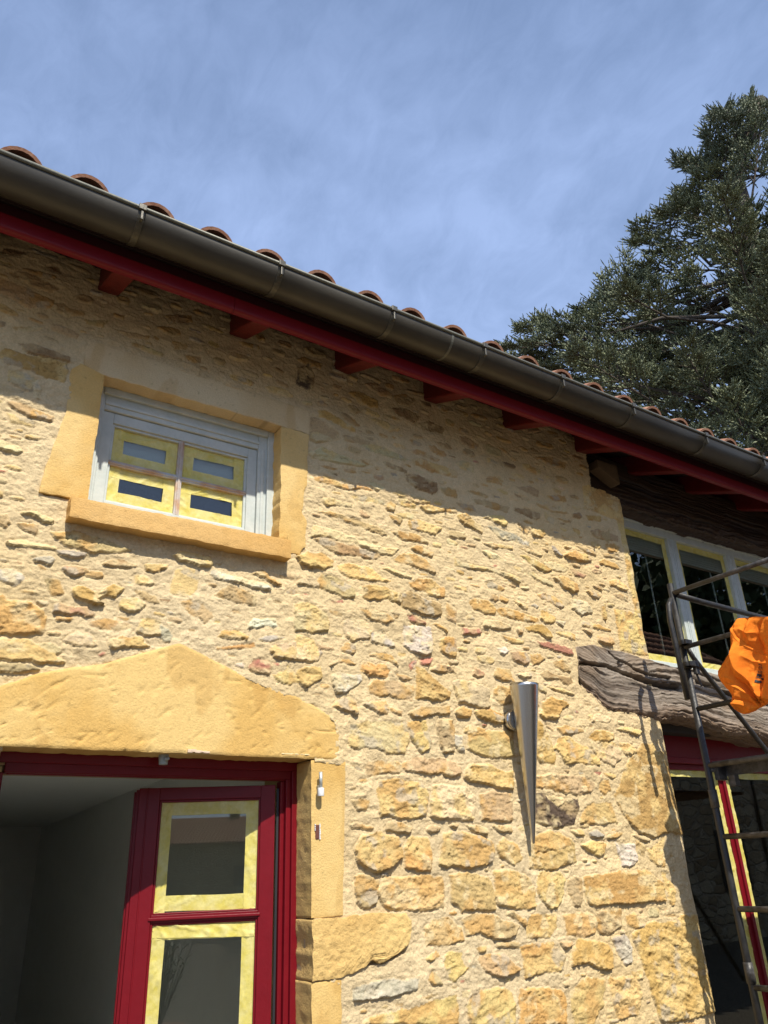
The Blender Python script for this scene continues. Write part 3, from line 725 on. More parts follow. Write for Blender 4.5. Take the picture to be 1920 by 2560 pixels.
        an = R.uniform(-.12, .12); m = R.randint(6, 9); poly = []
        for i in range(m):
            f = 2*math.pi*i/m; rr = R.uniform(.78, 1.05); a, b = w*.5*math.copysign(abs(math.cos(f))**.7, math.cos(f))*rr, h*.5*math.copysign(abs(math.sin(f))**.7, math.sin(f))*rr
            poly.append((x+a*math.cos(an)-b*math.sin(an), z+a*math.sin(an)+b*math.cos(an)))
        stone(poly, R.choice('ttoyccbtg' if dark else ('ccytct' if w > .055 else 'otytbgrtoy')), R.choice((2, 2, 3) if dark else (1, 1, 2)), 9000+it); n += 1
    for p in dress:
        a = np.array(p); sl = (slice(z_i(a[:, 1].min()), z_i(a[:, 1].max())), slice(x_i(a[:, 0].min()), x_i(a[:, 0].max())))
        H[sl] = np.where(sdf(p, X[sl], Z[sl]) > .014, -.03, H[sl])
    H += fbm(X, Z, 150, 71, 2)*.0011
    edge = 3.576+fbm(Z*0+3, Z, 7, 61, 3)*.010
    keep = X < edge
    keep &= ~((X > .368) & (X < 1.454) & (Z < .394))
    keep &= ~((X > .507) & (X < 1.300) & (Z > 1.20) & (Z < 1.822))
    keep &= ~((X > 3.325+fbm(Z*0, Z, 9, 66, 3)*.03) & (Z > 2.0-.10*(X-3.33)+fbm(X, X*0, 9, 67, 3)*.02))
    # rounded arris at the free corner
    kq = np.clip((X-(edge-.045))/.045, 0, 1)*(Z < 2.0); H = H*(1-kq*.75)-kq**3*.016
    V = np.stack([X, -H, Z+Z0], -1).reshape(-1, 3)
    nz, nx = X.shape; idx = np.arange(nz*nx).reshape(nz, nx)
    kk = keep[:-1, :-1] & keep[1:, :-1] & keep[:-1, 1:] & keep[1:, 1:]
    F = np.stack([idx[:-1, :-1], idx[:-1, 1:], idx[1:, 1:], idx[1:, :-1]], -1)[kk]
    used = np.zeros(nz*nx, bool); used[F.ravel()] = True; mp = np.cumsum(used)-1
    print('wall verts', used.sum(), 'stones', k, 'extra', n)
    mesh_np('wall', V[used], mp[F], M['wall'], house, np.clip(C.reshape(-1, 3)[used], .01, .9))
build_wall()

def slab(name, xl, xr, zb, zt, y0=-.008, depth=.14, m='dressed', parent=house, seed=1, rag=.004, res=.007, relief=.0012, c1=OCHRE, c2=LIGHT, rnd=.005, tool=0., label=None, chip=.004, stain=1.0, coarse=.0):
    """a dressed stone: front face with relief, rounded arrises and sides that run back"""
    f = lambda a, t: np.full_like(t, a) if np.isscalar(a) else np.interp(t, [p[0] for p in a], [p[1] for p in a])
    w = np.ptp([xl, xr]) if np.isscalar(xl) and np.isscalar(xr) else max(p[1] for p in (xr if not np.isscalar(xr) else [(0, xr)]))-min(p[1] for p in (xl if not np.isscalar(xl) else [(0, xl)]))
    zbm = zb if np.isscalar(zb) else min(p[1] for p in zb); ztm = zt if np.isscalar(zt) else max(p[1] for p in zt)
    nu = max(8, int(w/res)); nv = max(8, int((ztm-zbm)/res))
    u, v = np.meshgrid(np.linspace(0, 1, nu), np.linspace(0, 1, nv))
    zc = zbm+(ztm-zbm)*v
    XL = f(xl, zc); XR = f(xr, zc); x = XL+(XR-XL)*u
    B = f(zb, x); T = f(zt, x); z = B+(T-B)*v
    d = np.minimum(np.minimum((x-XL), (XR-x)), np.minimum(z-B, T-z)); d = np.maximum(d, 0)
    fall = np.exp(-d/.015)
    x2 = x+fbm(x, z, 22, seed, 3)*rag*fall; z2 = z+fbm(x, z, 26, seed+9, 3)*rag*fall
    e = np.clip(1-d/rnd, 0, 1)
    y = y0-relief*(fbm(x, z, 34, seed+3, 5, .6)*1.5+fbm(x, z, 6, seed+4, 2)*.9)+e**2*rnd*.35
    y += np.maximum(0, ridged(x, z, 13, seed+5, 3)-.35)*chip*np.exp(-d/.03)
    if tool:
        ca, sa = math.cos(.75), math.sin(.75); a = x*ca+z*sa; b = -x*sa+z*ca
        y += np.clip((vn(a*30, b*95, seed+6)-.84)/.10, 0, 1)*tool+np.clip((vn(x*22, z*80, seed+8)-.88)/.1, 0, 1)*tool*.8
    if coarse: y += -ridged(x, z, 48, seed+31, 4)*coarse
    t = np.clip(fbm(x, z*.8, 3.2, seed+11, 4)*1.5*stain+.45+fbm(x, z, 30, seed+12, 3)*.25, 0, 1)[..., None]
    col = c1*(1-t)+c2*t
    dk = np.clip(fbm(x*2.2, z*.7, 4, seed+15, 4)*3-.9, 0, .26)[..., None]*stain; col = col*(1-dk)+np.array((.42, .23, .06))*dk
    pit = np.clip((vn(x*90, z*90, seed+19)-.93)/.05, 0, 1)[..., None]*.5; col = col*(1-pit*.5)
    V = np.stack([x2, y, z2+Z0], -1).reshape(-1, 3); idx = np.arange(nu*nv).reshape(nv, nu)
    F = [np.stack([idx[:-1, :-1], idx[:-1, 1:], idx[1:, 1:], idx[1:, :-1]], -1).reshape(-1, 4)]
    loop = np.concatenate([idx[0, :], idx[1:, -1], idx[-1, -2::-1], idx[-2:0:-1, 0]])
    L = len(loop); VV = [V, V[loop]]; CC = [col.reshape(-1, 3), col.reshape(-1, 3)[loop]]; n = len(V)+L; prev = np.arange(len(V), len(V)+L); K = max(3, int(depth/.010)); base = V[loop]
    cen = np.array([x.mean(), 0, z.mean()+Z0])
    nrm = np.zeros((L, 3)); dn = np.roll(base, -1, 0)-np.roll(base, 1, 0); nrm[:, 0] = dn[:, 2]; nrm[:, 2] = -dn[:, 0]
    nrm /= np.linalg.norm(nrm, axis=1)[:, None]+1e-9
    for q in range(1, K+1):
        yy = base[:, 1]+(depth-base[:, 1])*q/K
        r = base.copy(); r[:, 1] = yy
        r += nrm*(fbm(base[:, 0]+base[:, 2], yy, 38, seed+20, 3)*.0022)[:, None]*(1 if q < K else 0)
        VV.append(r); CC.append(CC[0][loop]*.97)
        cur = np.arange(n, n+L); n += L
        F.append(np.stack([np.roll(prev, -1), prev, cur, np.roll(cur, -1)], -1)); prev = cur
    o = mesh_np(name, np.concatenate(VV), np.concatenate(F), M[m], parent, np.clip(np.concatenate(CC), .02, .9))
    if label: o['label'] = label
    return o

# door surround
slab('door_lintel', .262, [(.38, 1.553), (.50, 1.566), (.8, 1.566)], .384, LINTEL_TOP, y0=-.010, depth=.125, seed=41, tool=.0040, rnd=.010, relief=.0009, stain=1.3, rag=.0022, chip=.003)
slab('jamb_stone', 1.444, [(-.155, 1.572), (.378, 1.594)], -.153, .3795, y0=-.006, depth=.125, seed=52, rnd=.004, relief=.0009, rag=.0025, chip=.003)
slab('jamb_stone', 1.447, [(-.36, 1.70), (-.33, 1.74), (-.30, 1.852), (-.25, 1.862), (-.19, 1.868), (-.16, 1.85)], [(1.44, -.345), (1.56, -.345), (1.66, -.318), (1.69, -.300), (1.74, -.322), (1.80, -.322), (1.87, -.28)], [(1.4, -.159), (1.6, -.157), (1.7, -.152), (1.86, -.163)], y0=-.012, depth=.125, seed=63, m='dressed_rough', coarse=.0045, c1=np.array((.60, .40, .15)), rnd=.006, rag=.007, chip=.006)
slab('jamb_stone', 1.447, 1.562, -.80, -.350, y0=-.006, depth=.125, seed=74)
slab('jamb_stone', 1.447, 1.60, -1.64, -.804, y0=-.006, depth=.125, seed=75)
slab('jamb_stone', .03, .358, -.153, .3795, y0=-.006, depth=.125, seed=85)
slab('jamb_stone', .10, .356, -1.64, -.157, y0=-.006, depth=.125, seed=86)
# small window surround
wj = pxz
slab('window_jamb_stone', [(1.24, .350), (1.30, .352), (1.45, .372), (1.62, .398), (1.72, .388), (1.80, .392), (1.84, .42)], .515, [(.3, 1.255), (.52, 1.262)], [(.38, 1.845), (.46, 1.828), (.515, 1.812)], y0=-.006, depth=.085, seed=91, c1=np.array((.60, .38, .125)), c2=np.array((.66, .47, .20)))
slab('window_lintel', .432, 1.432, [(.43, 1.835), (.50, 1.812), (1.29, 1.811), (1.44, 1.806)], [(.43, 1.955), (.60, 1.957), (1.0, 1.945), (1.44, 1.935)], y0=-.007, depth=.085, seed=95, c1=np.array((.60, .46, .26)), c2=np.array((.64, .52, .32)))
slab('window_jamb_stone', 1.290, [(1.20, 1.385), (1.23, 1.395), (1.25, 1.418), (1.38, 1.415), (1.40, 1.398), (1.50, 1.403), (1.55, 1.418), (1.80, 1.425)], [(1.29, 1.262), (1.325, 1.262), (1.33, 1.21), (1.42, 1.205)], 1.804, y0=-.009, depth=.085, seed=97, rag=.007, c1=np.array((.60, .39, .135)), c2=np.array((.66, .47, .20)))
slab('window_sill', .452, 1.322, 1.163, 1.243, y0=-.055, depth=.09, seed=99, c1=np.array((.56, .33, .11)), c2=np.array((.62, .40, .16)), rnd=.004, stain=.6)
# backing and reveal fillers, so that no light leaks round the stones
b = MB().box((1.45, .05, 0), (3.56, .42, Z0+.35)).box((-1.6, .13, 0), (.37, .42, Z0+2.3)).box((.37, .13, Z0+.345), (1.45, .42, Z0+1.19))
b.box((.37, .13, Z0+1.86), (3.56, .42, Z0+2.3)).box((1.45, .05, Z0+.35), (3.30, .42, Z0+2.0)).box((1.32, .13, Z0+1.19), (1.45, .42, Z0+1.86)).box((.37, .13, Z0+1.19), (.48, .42, Z0+1.86)).box((3.30, .05, Z0+1.02), (3.56, .42, Z0+2.0))
b.build('wall_core', M['core'], house)

# ---------------------------------------------------------------- old oak beam over the glazed doors
def oak_beam(name, x0, x1, T, B, y0, ydeep, seed, cracks=(), holes=(), res=.0045, dark=1.0, dens=1.0, rb=.045, tint=(1, 1, 1)):
    nx = int((min(x1, 4.9)-x0)/res); xs = np.linspace(x0, min(x1, 4.9), nx)
    if x1 > 4.9: xs = np.concatenate([xs, np.arange(4.95, x1, .05)])
    tops = np.interp(xs, [p[0] for p in T], [p[1] for p in T])+fbm(xs, xs*0, 8, seed, 3)*.008; bots = np.interp(xs, [p[0] for p in B], [p[1] for p in B])+fbm(xs, xs*0+5, 12, seed+1, 4)*.012
    nf = 84; nb = 46; nt = 10
    cols = []; par = []
    for k in range(nb): cols.append(('b', k/nb))
    for k in range(nf): cols.append(('f', k/(nf-1)))
    for k in range(1, nt+1): cols.append(('t', k/nt))
    n = len(cols); XX = np.repeat(xs[:, None], n, 1); YY = np.zeros_like(XX); ZZ = np.zeros_like(XX); NY = np.zeros_like(XX); NZ = np.zeros_like(XX); S = np.zeros_like(XX)
    hgt = tops-bots
    for j, (k, t) in enumerate(cols):
        if k == 'b': YY[:, j] = ydeep+(y0-ydeep)*t; ZZ[:, j] = bots-.010*np.sin(t*3.1); NZ[:, j] = -1; S[:, j] = -(1-t)*(ydeep-y0)
        elif k == 'f': YY[:, j] = y0; ZZ[:, j] = bots+hgt*t; NY[:, j] = -1; S[:, j] = hgt*t
        else: YY[:, j] = y0+(ydeep-y0)*t; ZZ[:, j] = tops; NZ[:, j] = 1; S[:, j] = hgt+t*(ydeep-y0)
    # round the lower arris
    dz = np.clip((ZZ-bots[:, None])/rb, 0, 1); dy = np.clip((YY-y0)/rb, 0, 1)
    fr = np.array([c[0] == 'f' for c in cols])[None]; YY += np.where(fr, (1-np.sqrt(np.clip(1-(1-dz)**2, 0, 1)))*rb, 0)
    bt = np.array([c[0] == 'b' for c in cols])[None]; ZZ += np.where(bt, (1-np.sqrt(np.clip(1-(1-dy)**2, 0, 1)))*rb*.6, 0)
    wq = fbm(XX, S, 2.0, seed+2, 2)*.016+fbm(XX, S, 9, seed+3, 2)*.005
    for (hx, hs, hr) in holes: wq += .05*np.exp(-((XX-hx)**2/.02+(S-hs)**2/.006))*np.sign(S-hs)
    g = ridged(XX*.14, (S+wq)*7.5, 7.5, seed+4, 4, .68); fi = fbm(XX*.25, (S+wq)*8, 22, seed+5, 3)
    h = g*.0040+fi*.0035+ridged(XX*.5, (S+wq)*9, 40, seed+44, 3, .6)*.0022
    gr = np.clip(vn(XX*2.0, (S+wq)*52, seed+12)-.60, 0, 1)*-.036; h += gr
    ckm = np.zeros_like(h)
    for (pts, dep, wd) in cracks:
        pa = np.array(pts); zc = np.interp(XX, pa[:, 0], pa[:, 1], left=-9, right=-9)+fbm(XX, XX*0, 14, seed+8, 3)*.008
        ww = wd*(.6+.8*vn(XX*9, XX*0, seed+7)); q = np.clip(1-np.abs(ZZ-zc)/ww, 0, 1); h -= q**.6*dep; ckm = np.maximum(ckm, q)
    for (hx, hs, hr) in holes:
        q = np.clip(1-np.sqrt((XX-hx)**2+(S-hs)**2)/hr, 0, 1); h -= q**.5*.05
    low = np.clip(1-S/(.09), 0, 1)*(S > -.05); h += low*(ridged(XX, S*1.2, 10, seed+15, 3)*.02-.006)
    NN = np.sqrt(NY**2+NZ**2)+1e-9; YY += NY/NN*h; ZZ += NZ/NN*h
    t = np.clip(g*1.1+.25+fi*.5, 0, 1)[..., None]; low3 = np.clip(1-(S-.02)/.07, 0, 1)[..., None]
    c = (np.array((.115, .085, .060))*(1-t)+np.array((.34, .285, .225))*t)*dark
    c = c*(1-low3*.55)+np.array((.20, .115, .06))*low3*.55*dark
    w = np.clip(fbm(XX, S, 4, seed+20, 3)*2, 0, .5)[..., None]; c = c*(1-w)+np.array((.25, .17, .10))*w*dark
    c = np.where((gr < -.004)[..., None], c*.65, c); c = c*(1-.6*ckm[..., None]**.5)*np.array(tint)  # grain grooves darker; crack shade also deepened in the colour
    V = np.stack([XX, YY, ZZ+Z0], -1); nx = len(xs); idx = np.arange(nx*n).reshape(nx, n)
    F = [np.stack([idx[:-1, :-1], idx[1:, :-1], idx[1:, 1:], idx[:-1, 1:]], -1).reshape(-1, 4)]
    V = V.reshape(-1, 3); c = c.reshape(-1, 3)
    # end grain cap at x0: fan to the centre line
    cen = V[idx[0]].copy(); cen[:, 2] = V[idx[0]][:, 2].mean(); cen[:, 1] = np.clip(cen[:, 1], y0+.03, ydeep); base = len(V)
    V = np.concatenate([V, cen]); c = np.concatenate([c, np.tile(np.array((.12, .09, .06)), (n, 1))]); e = np.arange(base, base+n)
    F.append(np.stack([idx[0, :-1], idx[0, 1:], e[1:], e[:-1]], -1))
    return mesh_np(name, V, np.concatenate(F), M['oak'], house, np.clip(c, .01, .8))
z8 = lambda x, y: pxz(1380+x*.3255, 1180+y*.3255)
ck1 = [z8(185, 1472), z8(300, 1488), z8(400, 1495), z8(480, 1530), z8(560, 1565), z8(640, 1585), z8(700, 1605), z8(780, 1630), z8(900, 1655), z8(980, 1665)]
ck2 = [z8(420, 1385), z8(470, 1440), z8(560, 1480), z8(640, 1530), z8(760, 1560), z8(900, 1590)]
ck3 = [z8(1080, 1600), z8(1180, 1640), z8(1300, 1690), z8(1500, 1760), z8(1659, 1800)]
kx, kz = z8(508, 1490)
kb = np.interp(kx, [p[0] for p in BB], [p[1] for p in BB])
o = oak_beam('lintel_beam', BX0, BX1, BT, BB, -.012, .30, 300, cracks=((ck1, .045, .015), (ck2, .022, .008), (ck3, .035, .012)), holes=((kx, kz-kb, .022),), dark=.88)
o['label'] = 'weathered grey oak beam with long cracks'
UT = [(3.2, 2.30), (8, 2.30)]; UB = [(3.2, 2.035), (3.6, 1.995), (4.4, 1.985), (5.2, 1.995), (8, 2.0)]
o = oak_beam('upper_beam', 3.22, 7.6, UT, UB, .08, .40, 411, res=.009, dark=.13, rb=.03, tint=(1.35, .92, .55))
MB().box((3.30, .38, Z0+1.95), (7.8, .45, Z0+2.6)).box((3.2, .10, Z0+.62), (7.8, .42, Z0+.90)).build('dark_backing', M['dark'], house)  # recess shade put into a near-black backing; also fills behind the lintel beam
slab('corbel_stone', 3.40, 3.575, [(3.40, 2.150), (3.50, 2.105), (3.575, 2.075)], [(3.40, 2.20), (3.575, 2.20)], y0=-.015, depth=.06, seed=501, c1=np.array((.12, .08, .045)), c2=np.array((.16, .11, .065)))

# ---------------------------------------------------------------- eaves: deck, rafters, fascia, roof, gutter
SL = .42
b = MB(); zf = Z0+2.185
b.prism([(-3, -.40, zf-.40*0-.017), (-3, 4.2, zf+SL*4.6-.017), (-3, 4.2, zf+SL*4.6+.008), (-3, -.40, zf+.008)], (11, 0, 0))
b.prism([(-3, 4.2, zf+SL*4.6-.017), (-3, 8.8, zf-.017), (-3, 8.8, zf+.008), (-3, 4.2, zf+SL*4.6+.008)], (11, 0, 0))
for k in range(26):   # board joints read as thin battens underneath
    y = -.33+k*.11
    b.box((-3, y, zf+SL*(y+.40)-.0215), (8, y+.006, zf+SL*(y+.40)-.012))
roof_deck = b.build('roof_deck', M['deck'], house)
def rafter(x, w=.085):
    m = MB(); y0, y1 = -.282, .34; zb0 = Z0+2.086; h = .140
    pts = [(x-w/2, y0, zb0+.012), (x-w/2, y1, zb0+.012+SL*(y1-y0)), (x-w/2, y1, zb0+SL*(y1-y0)+h), (x-w/2, y0, zb0+h)]
    m.prism(pts, (w, 0, 0)); m.build('rafter', M['red_dull'], house, bevel=.008)
for x in (-1.2, -.64, -.08, .486, 1.066, 1.617, 2.155, 2.708, 3.27, 3.84, 4.42, 5.0, 5.6, 6.2, 6.8): rafter(x)
fp = [(-.300, Z0+2.158), (-.312, Z0+2.152), (-.312, Z0+2.104)]+[(-.299-.013*math.cos(a), Z0+2.102-.013*math.sin(a)) for a in np.linspace(.1, 1.5, 5)]+[(-.282, Z0+2.089), (-.282, Z0+2.158)]
MB().sweep(fp, -3, .92).build('fascia_board', M['red'], house)
MB().sweep(fp, .922, 8).build('fascia_board', M['red'], house)
MB().box((-3, -.292, Z0+2.1585), (8, -.275, Z0+2.245)).build('fascia_shade_strip', M['fascia_shade'], house)  # near-black strip paints the shade on the fascia's upper part behind the gutter
# roof of canal tiles
def tiles():
    V = []; F = []; n = 0; ang = math.atan(SL); ca, sa = math.cos(ang), math.sin(ang); seg = 12; xs = [.054+.2425*k for k in range(-12, 33)]
    for ix, x in enumerate(xs):
        for row in range(13):
            for kind in (0, 1):
                dense = row == 0
                if kind == 1 and row > 0 and False: continue
                Lt = .46; s0 = row*.36-(.0 if kind == 0 else .01); jx = random.uniform(-.006, .006); jr = random.uniform(-.012, .012); th = .013
                xc = x+jx+(0 if kind == 0 else .12); bz = (Z0+2.272 if kind == 0 else Z0+2.290)+random.uniform(-.003, .003)
                ra, rb = (.086, .070) if kind == 0 else (.072, .088)
                rings = []
                for (s, r) in ((0, ra), (Lt, rb)):
                    for rr in (r, r-th):
                        row_i = []
                        for k in range(seg+1):
                            a = math.pi*(k/seg)
                            dx = rr*math.cos(a); dz = rr*math.sin(a)*.98*(1 if kind == 0 else -1)+(0 if kind == 0 else .03)
                            S = s0+s; lift = (.016 if kind == 0 and s == 0 and row > 0 else 0)
                            V.append((xc+dx+jr*s, -.412+S*ca-(dz+lift)*sa, bz+S*sa+(dz+lift)*ca)); row_i.append(n); n += 1
                        rings.append(row_i)
                o0, i0, o1, i1 = rings
                for k in range(seg):
                    F += [(o0[k], o0[k+1], o1[k+1], o1[k]), (i0[k+1], i0[k], i1[k], i1[k+1]), (o0[k+1], o0[k], i0[k], i0[k+1]), (o1[k], o1[k+1], i1[k+1], i1[k])]
                F += [(o0[0], o1[0], i1[0], i0[0]), (o1[seg], o0[seg], i0[seg], i1[seg])]
    mesh_np('tile_roof', V, F, M['tile'], house, smooth=False)
tiles()
# half round gutter
GY, GZ, GR = -.4040, Z0+2.247, .0815
prof = [(GY-GR*math.cos(a), GZ-GR*math.sin(a)) for a in np.linspace(0, math.pi, 25)]+[(GY-(GR-.003)*math.cos(a), GZ-(GR-.003)*math.sin(a)) for a in np.linspace(math.pi, 0, 25)]
gutter = MB().sweep(prof, -3, 8).build('gutter', M['zinc'], house, smooth=True)
MB().tube([(-3, GY-GR-.001, GZ+.003), (8, GY-GR-.001, GZ+.003)], .0085, 10).build('gutter_bead', M['zinc_lip'], gutter)
def gring(x, w, r, name, m):
    pr = [(GY-r*math.cos(a), GZ-r*math.sin(a)) for a in np.linspace(-.12, math.pi, 22)]+[(GY-(GR-.001)*math.cos(a), GZ-(GR-.001)*math.sin(a)) for a in np.linspace(math.pi, -.12, 22)]
    return MB().sweep(pr, x-w/2, x+w/2).build(name, m, house, smooth=False)
for x in (-.65, -.08, .475, 1.045, 1.596, 2.12, 2.64, 3.18, 3.82, 4.4, 5.0):
    bk = gring(x, .024, GR+.0045, 'gutter_bracket', M['zinc_band'])
    MB().box((x-.014, GY-GR-.014, GZ-.012), (x+.014, GY-GR+.004, GZ+.014)).box((x-.004, GY-GR-.009, GZ-.055), (x+.006, GY-GR+.01, GZ-.012)).build('bracket_clip', M['zinc_band'], bk, bevel=.002)
gring(1.93, .012, GR+.0015, 'gutter_joint', M['zinc_lip'])

# ================================================================== windows and doors
def frame_map(O, U, Wd, N):
    O, U, Wd, N = [np.array(a, float) for a in (O, U, Wd, N)]
    return lambda s, t, n=0.0: O+U*s+Wd*t+N*n
def bx(mb, fm, s0, s1, t0, t1, n0, n1):
    """box in a frame's own (across, up, out) coordinates"""
    v = [mb.bm.verts.new(Vector(fm(s, t, n))) for t in (t0, t1) for s, n in ((s0, n0), (s1, n0), (s1, n1), (s0, n1))]
    for f in ((3, 2, 1, 0), (4, 5, 6, 7), (0, 1, 5, 4), (1, 2, 6, 5), (2, 3, 7, 6), (3, 0, 4, 7)): mb.bm.faces.new([v[i] for i in f])
    return mb
def tape_mesh(name, fm, strips, parent, n0, seed=0):
    """strips (s0,t0,s1,t1,width): masking tape with wrinkles and torn ends, each laid over the last"""
    V = []; F = []; base = 0
    for q, (s0, t0, s1, t1, w) in enumerate(strips):
        L = math.hypot(s1-s0, t1-t0); nl = max(10, int(L/.006)); nw = 9
        a, b = np.meshgrid(np.linspace(0, 1, nl), np.linspace(-.5, .5, nw), indexing='ij')
        dx, dz = (s1-s0)/L, (t1-t0)/L
        r1, r2 = [(_hash(np.array([seed+q*7+k]), np.array([3]), 5)[0]-.5) for k in (1, 2)]
        aa = a+(fbm(b*9+q, b*0+seed, 3, seed+q, 2)*.006/L)*np.where(a < .5, 1, -1)*(np.abs(a-.5)*2)**20
        wob = fbm(a*L*5, a*0+q, 1.5, seed+q*3, 2)*.0025+(r1*.006*(1-a)+r2*.006*a)
        S = s0+dx*aa*L-dz*(b*w+wob); T = t0+dz*aa*L+dx*(b*w+wob)
        wr = np.maximum(0, ridged(a*L+b*w*r1*6, b*w*1.0+a*L*r2*.6, 18, seed+q*5, 2)-.38)*.0075+np.abs(fbm(a*L, b*w*2, 9, seed+q, 2))*.0008
        Nn = n0+q*.0006+wr
        p = fm(0, 0, 0)[None, None]+(fm(1, 0)-fm(0, 0))[None, None]*S[..., None]+(fm(0, 1)-fm(0, 0))[None, None]*T[..., None]+(fm(0, 0, 1)-fm(0, 0))[None, None]*Nn[..., None]
        V.append(p.reshape(-1, 3)); idx = np.arange(nl*nw).reshape(nl, nw)+base; base += nl*nw
        F.append(np.stack([idx[:-1, :-1], idx[1:, :-1], idx[1:, 1:], idx[:-1, 1:]], -1).reshape(-1, 4))
    return mesh_np(name, np.concatenate(V), np.concatenate(F), M['tape'], parent)
def around(s0, s1, t0, t1, w, wv=None):
    wv = wv or w
    return [(s0, t1-wv/2, s1, t1-wv/2, wv), (s0, t0+wv/2, s1, t0+wv/2, wv), (s0+w/2, t0, s0+w/2, t1, w), (s1-w/2, t1, s1-w/2, t0, w)]

# ---- small four-pane window up on the left
fm = frame_map((0, 0, Z0), (1, 0, 0), (0, 0, 1), (0, -1, 0))
m = MB()
bx(m, fm, .500, .549, 1.235, 1.812, -.14, -.082); bx(m, fm, .500, .538, 1.236, 1.8125, -.083, -.072)
bx(m, fm, 1.222, 1.305, 1.236, 1.8118, -.14, -.082); bx(m, fm, 1.262, 1.304, 1.237, 1.8124, -.083, -.068); bx(m, fm, 1.236, 1.250, 1.237, 1.713, -.083, -.077)
bx(m, fm, .549, 1.222, 1.716, 1.8115, -.139, -.084); bx(m, fm, .538, 1.262, 1.782, 1.8122, -.085, -.067); bx(m, fm, .548, 1.224, 1.738, 1.752, -.085, -.078)
bx(m, fm, .549, 1.222, 1.232, 1.262, -.139, -.088)
win = m.build('window', M['grey_paint'], house, bevel=.003)
tag(win, 'small grey window with four taped panes')
m = MB()
for a in ((.549, .592, 1.262, 1.714), (1.178, 1.221, 1.262, 1.714)): bx(m, fm, *a, -.136, -.094)
bx(m, fm, .592, 1.178, 1.668, 1.714, -.135, -.0945); bx(m, fm, .592, 1.178, 1.262, 1.322, -.135, -.0945)
for s0, s1, t0, t1 in ((.590, .602, 1.322, 1.668), (1.168, 1.180, 1.322, 1.668)): bx(m, fm, s0, s1, t0, t1, -.128, -.102)
bx(m, fm, .592, 1.178, 1.657, 1.669, -.128, -.103); bx(m, fm, .592, 1.178, 1.320, 1.330, -.128, -.103)
m.build('sash', M['grey_paint'], win, bevel=.0025)
m = MB(); bx(m, fm, .868, .892, 1.322, 1.668, -.128, -.100); bx(m, fm, .875, .885, 1.322, 1.668, -.1285, -.0955)
bx(m, fm, .592, .868, 1.483, 1.505, -.128, -.101); bx(m, fm, .892, 1.178, 1.481, 1.503, -.128, -.101); bx(m, fm, .592, 1.178, 1.489, 1.497, -.1285, -.097)
m.build('muntin', M['worn_wood'], win, bevel=.002)
k = 0
for s0, s1 in ((.600, .870), (.890, 1.170)):
    for t0, t1 in ((1.330, 1.484), (1.503, 1.658)):
        m = MB(); bx(m, fm, s0, s1, t0, t1, -.122, -.118); m.build('pane', M['glass'], win)
        tape_mesh('masking_tape', fm, [(s0, t1-.022, s1, t1-.022, .046), (s0, t0+.023, s1, t0+.021, .046), (s0+.024, t0, s0+.024, t1, .047), (s1-.024, t1, s1-.024, t0, .048)], win, -.1165, 30+k*11); k += 1
m = MB(); bx(m, fm, .595, 1.176, 1.497, 1.667, -.142, -.139); m.build('blind', M['blind'], win)
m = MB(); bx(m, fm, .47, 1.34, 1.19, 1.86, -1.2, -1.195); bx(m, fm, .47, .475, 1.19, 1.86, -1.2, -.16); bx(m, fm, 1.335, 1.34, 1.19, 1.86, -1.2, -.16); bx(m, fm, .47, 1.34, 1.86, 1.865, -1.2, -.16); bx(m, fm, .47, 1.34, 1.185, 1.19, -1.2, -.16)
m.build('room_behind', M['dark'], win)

# ---- red door frame
m = MB()
bx(m, fm, .365, 1.460, .352, .392, -.175, -.112); bx(m, fm, .40, 1.425, .322, .360, -.178, -.124); bx(m, fm, .41, 1.41, .317, .330, -.150, -.132)
bx(m, fm, 1.424, 1.462, -1.64, .355, -.174, -.113); bx(m, fm, 1.404, 1.4245, -1.64, .3225, -.177, -.124); bx(m, fm, 1.388, 1.4045, -1.64, .3165, -.177, -.140)
bx(m, fm, .345, .376, -1.64, .355, -.174, -.113); bx(m, fm, .376, .399, -1.64, .3225, -.177, -.124)
m.build('door_frame', M['red'], house, bevel=.003)
# ---- red door leaf standing open inwards
H0 = np.array((1.37, .14, Z0)); E0 = np.array((.90, .35, Z0)); U = (E0-H0)/np.linalg.norm(E0-H0); N = np.array((U[1], -U[0], 0)); N = N if N[1] < 0 else -N
fl = frame_map(H0, U, (0, 0, 1), N)
m = MB()
bx(m, fl, .004, .058, -1.62, .303, -.048, 0); bx(m, fl, .432, .508, -1.62, .3025, -.048, 0)
bx(m, fl, .058, .432, .258, .3028, -.047, -.0005); bx(m, fl, .058, .432, -.150, -.124, -.044, -.004)
bx(m, fl, .058, .432, -.72, -.66, -.047, -.0005); bx(m, fl, .058, .432, -1.62, -1.50, -.047, -.0005); bx(m, fl, .058, .432, -1.50, -.72, -.035, -.018)
bx(m, fl, .508, .520, -1.62, .298, -.052, -.010); bx(m, fl, .520, .529, -1.62, .292, -.054, -.022); bx(m, fl, .474, .480, -1.62, .3032, -.001, .003)
for s in (.058, .424): bx(m, fl, s, s+.008, -.66, .258, -.030, -.006)
bx(m, fl, .066, .424, .250, .258, -.030, -.006); bx(m, fl, .066, .424, -.124, -.118, -.030, -.004); bx(m, fl, .066, .424, -.158, -.150, -.030, -.008); bx(m, fl, .050, .440, -.142, -.132, -.030, .004)
leaf = m.build('door_leaf', M['red'], house, bevel=.003)
tag(leaf, 'red glazed door leaf standing open inwards')
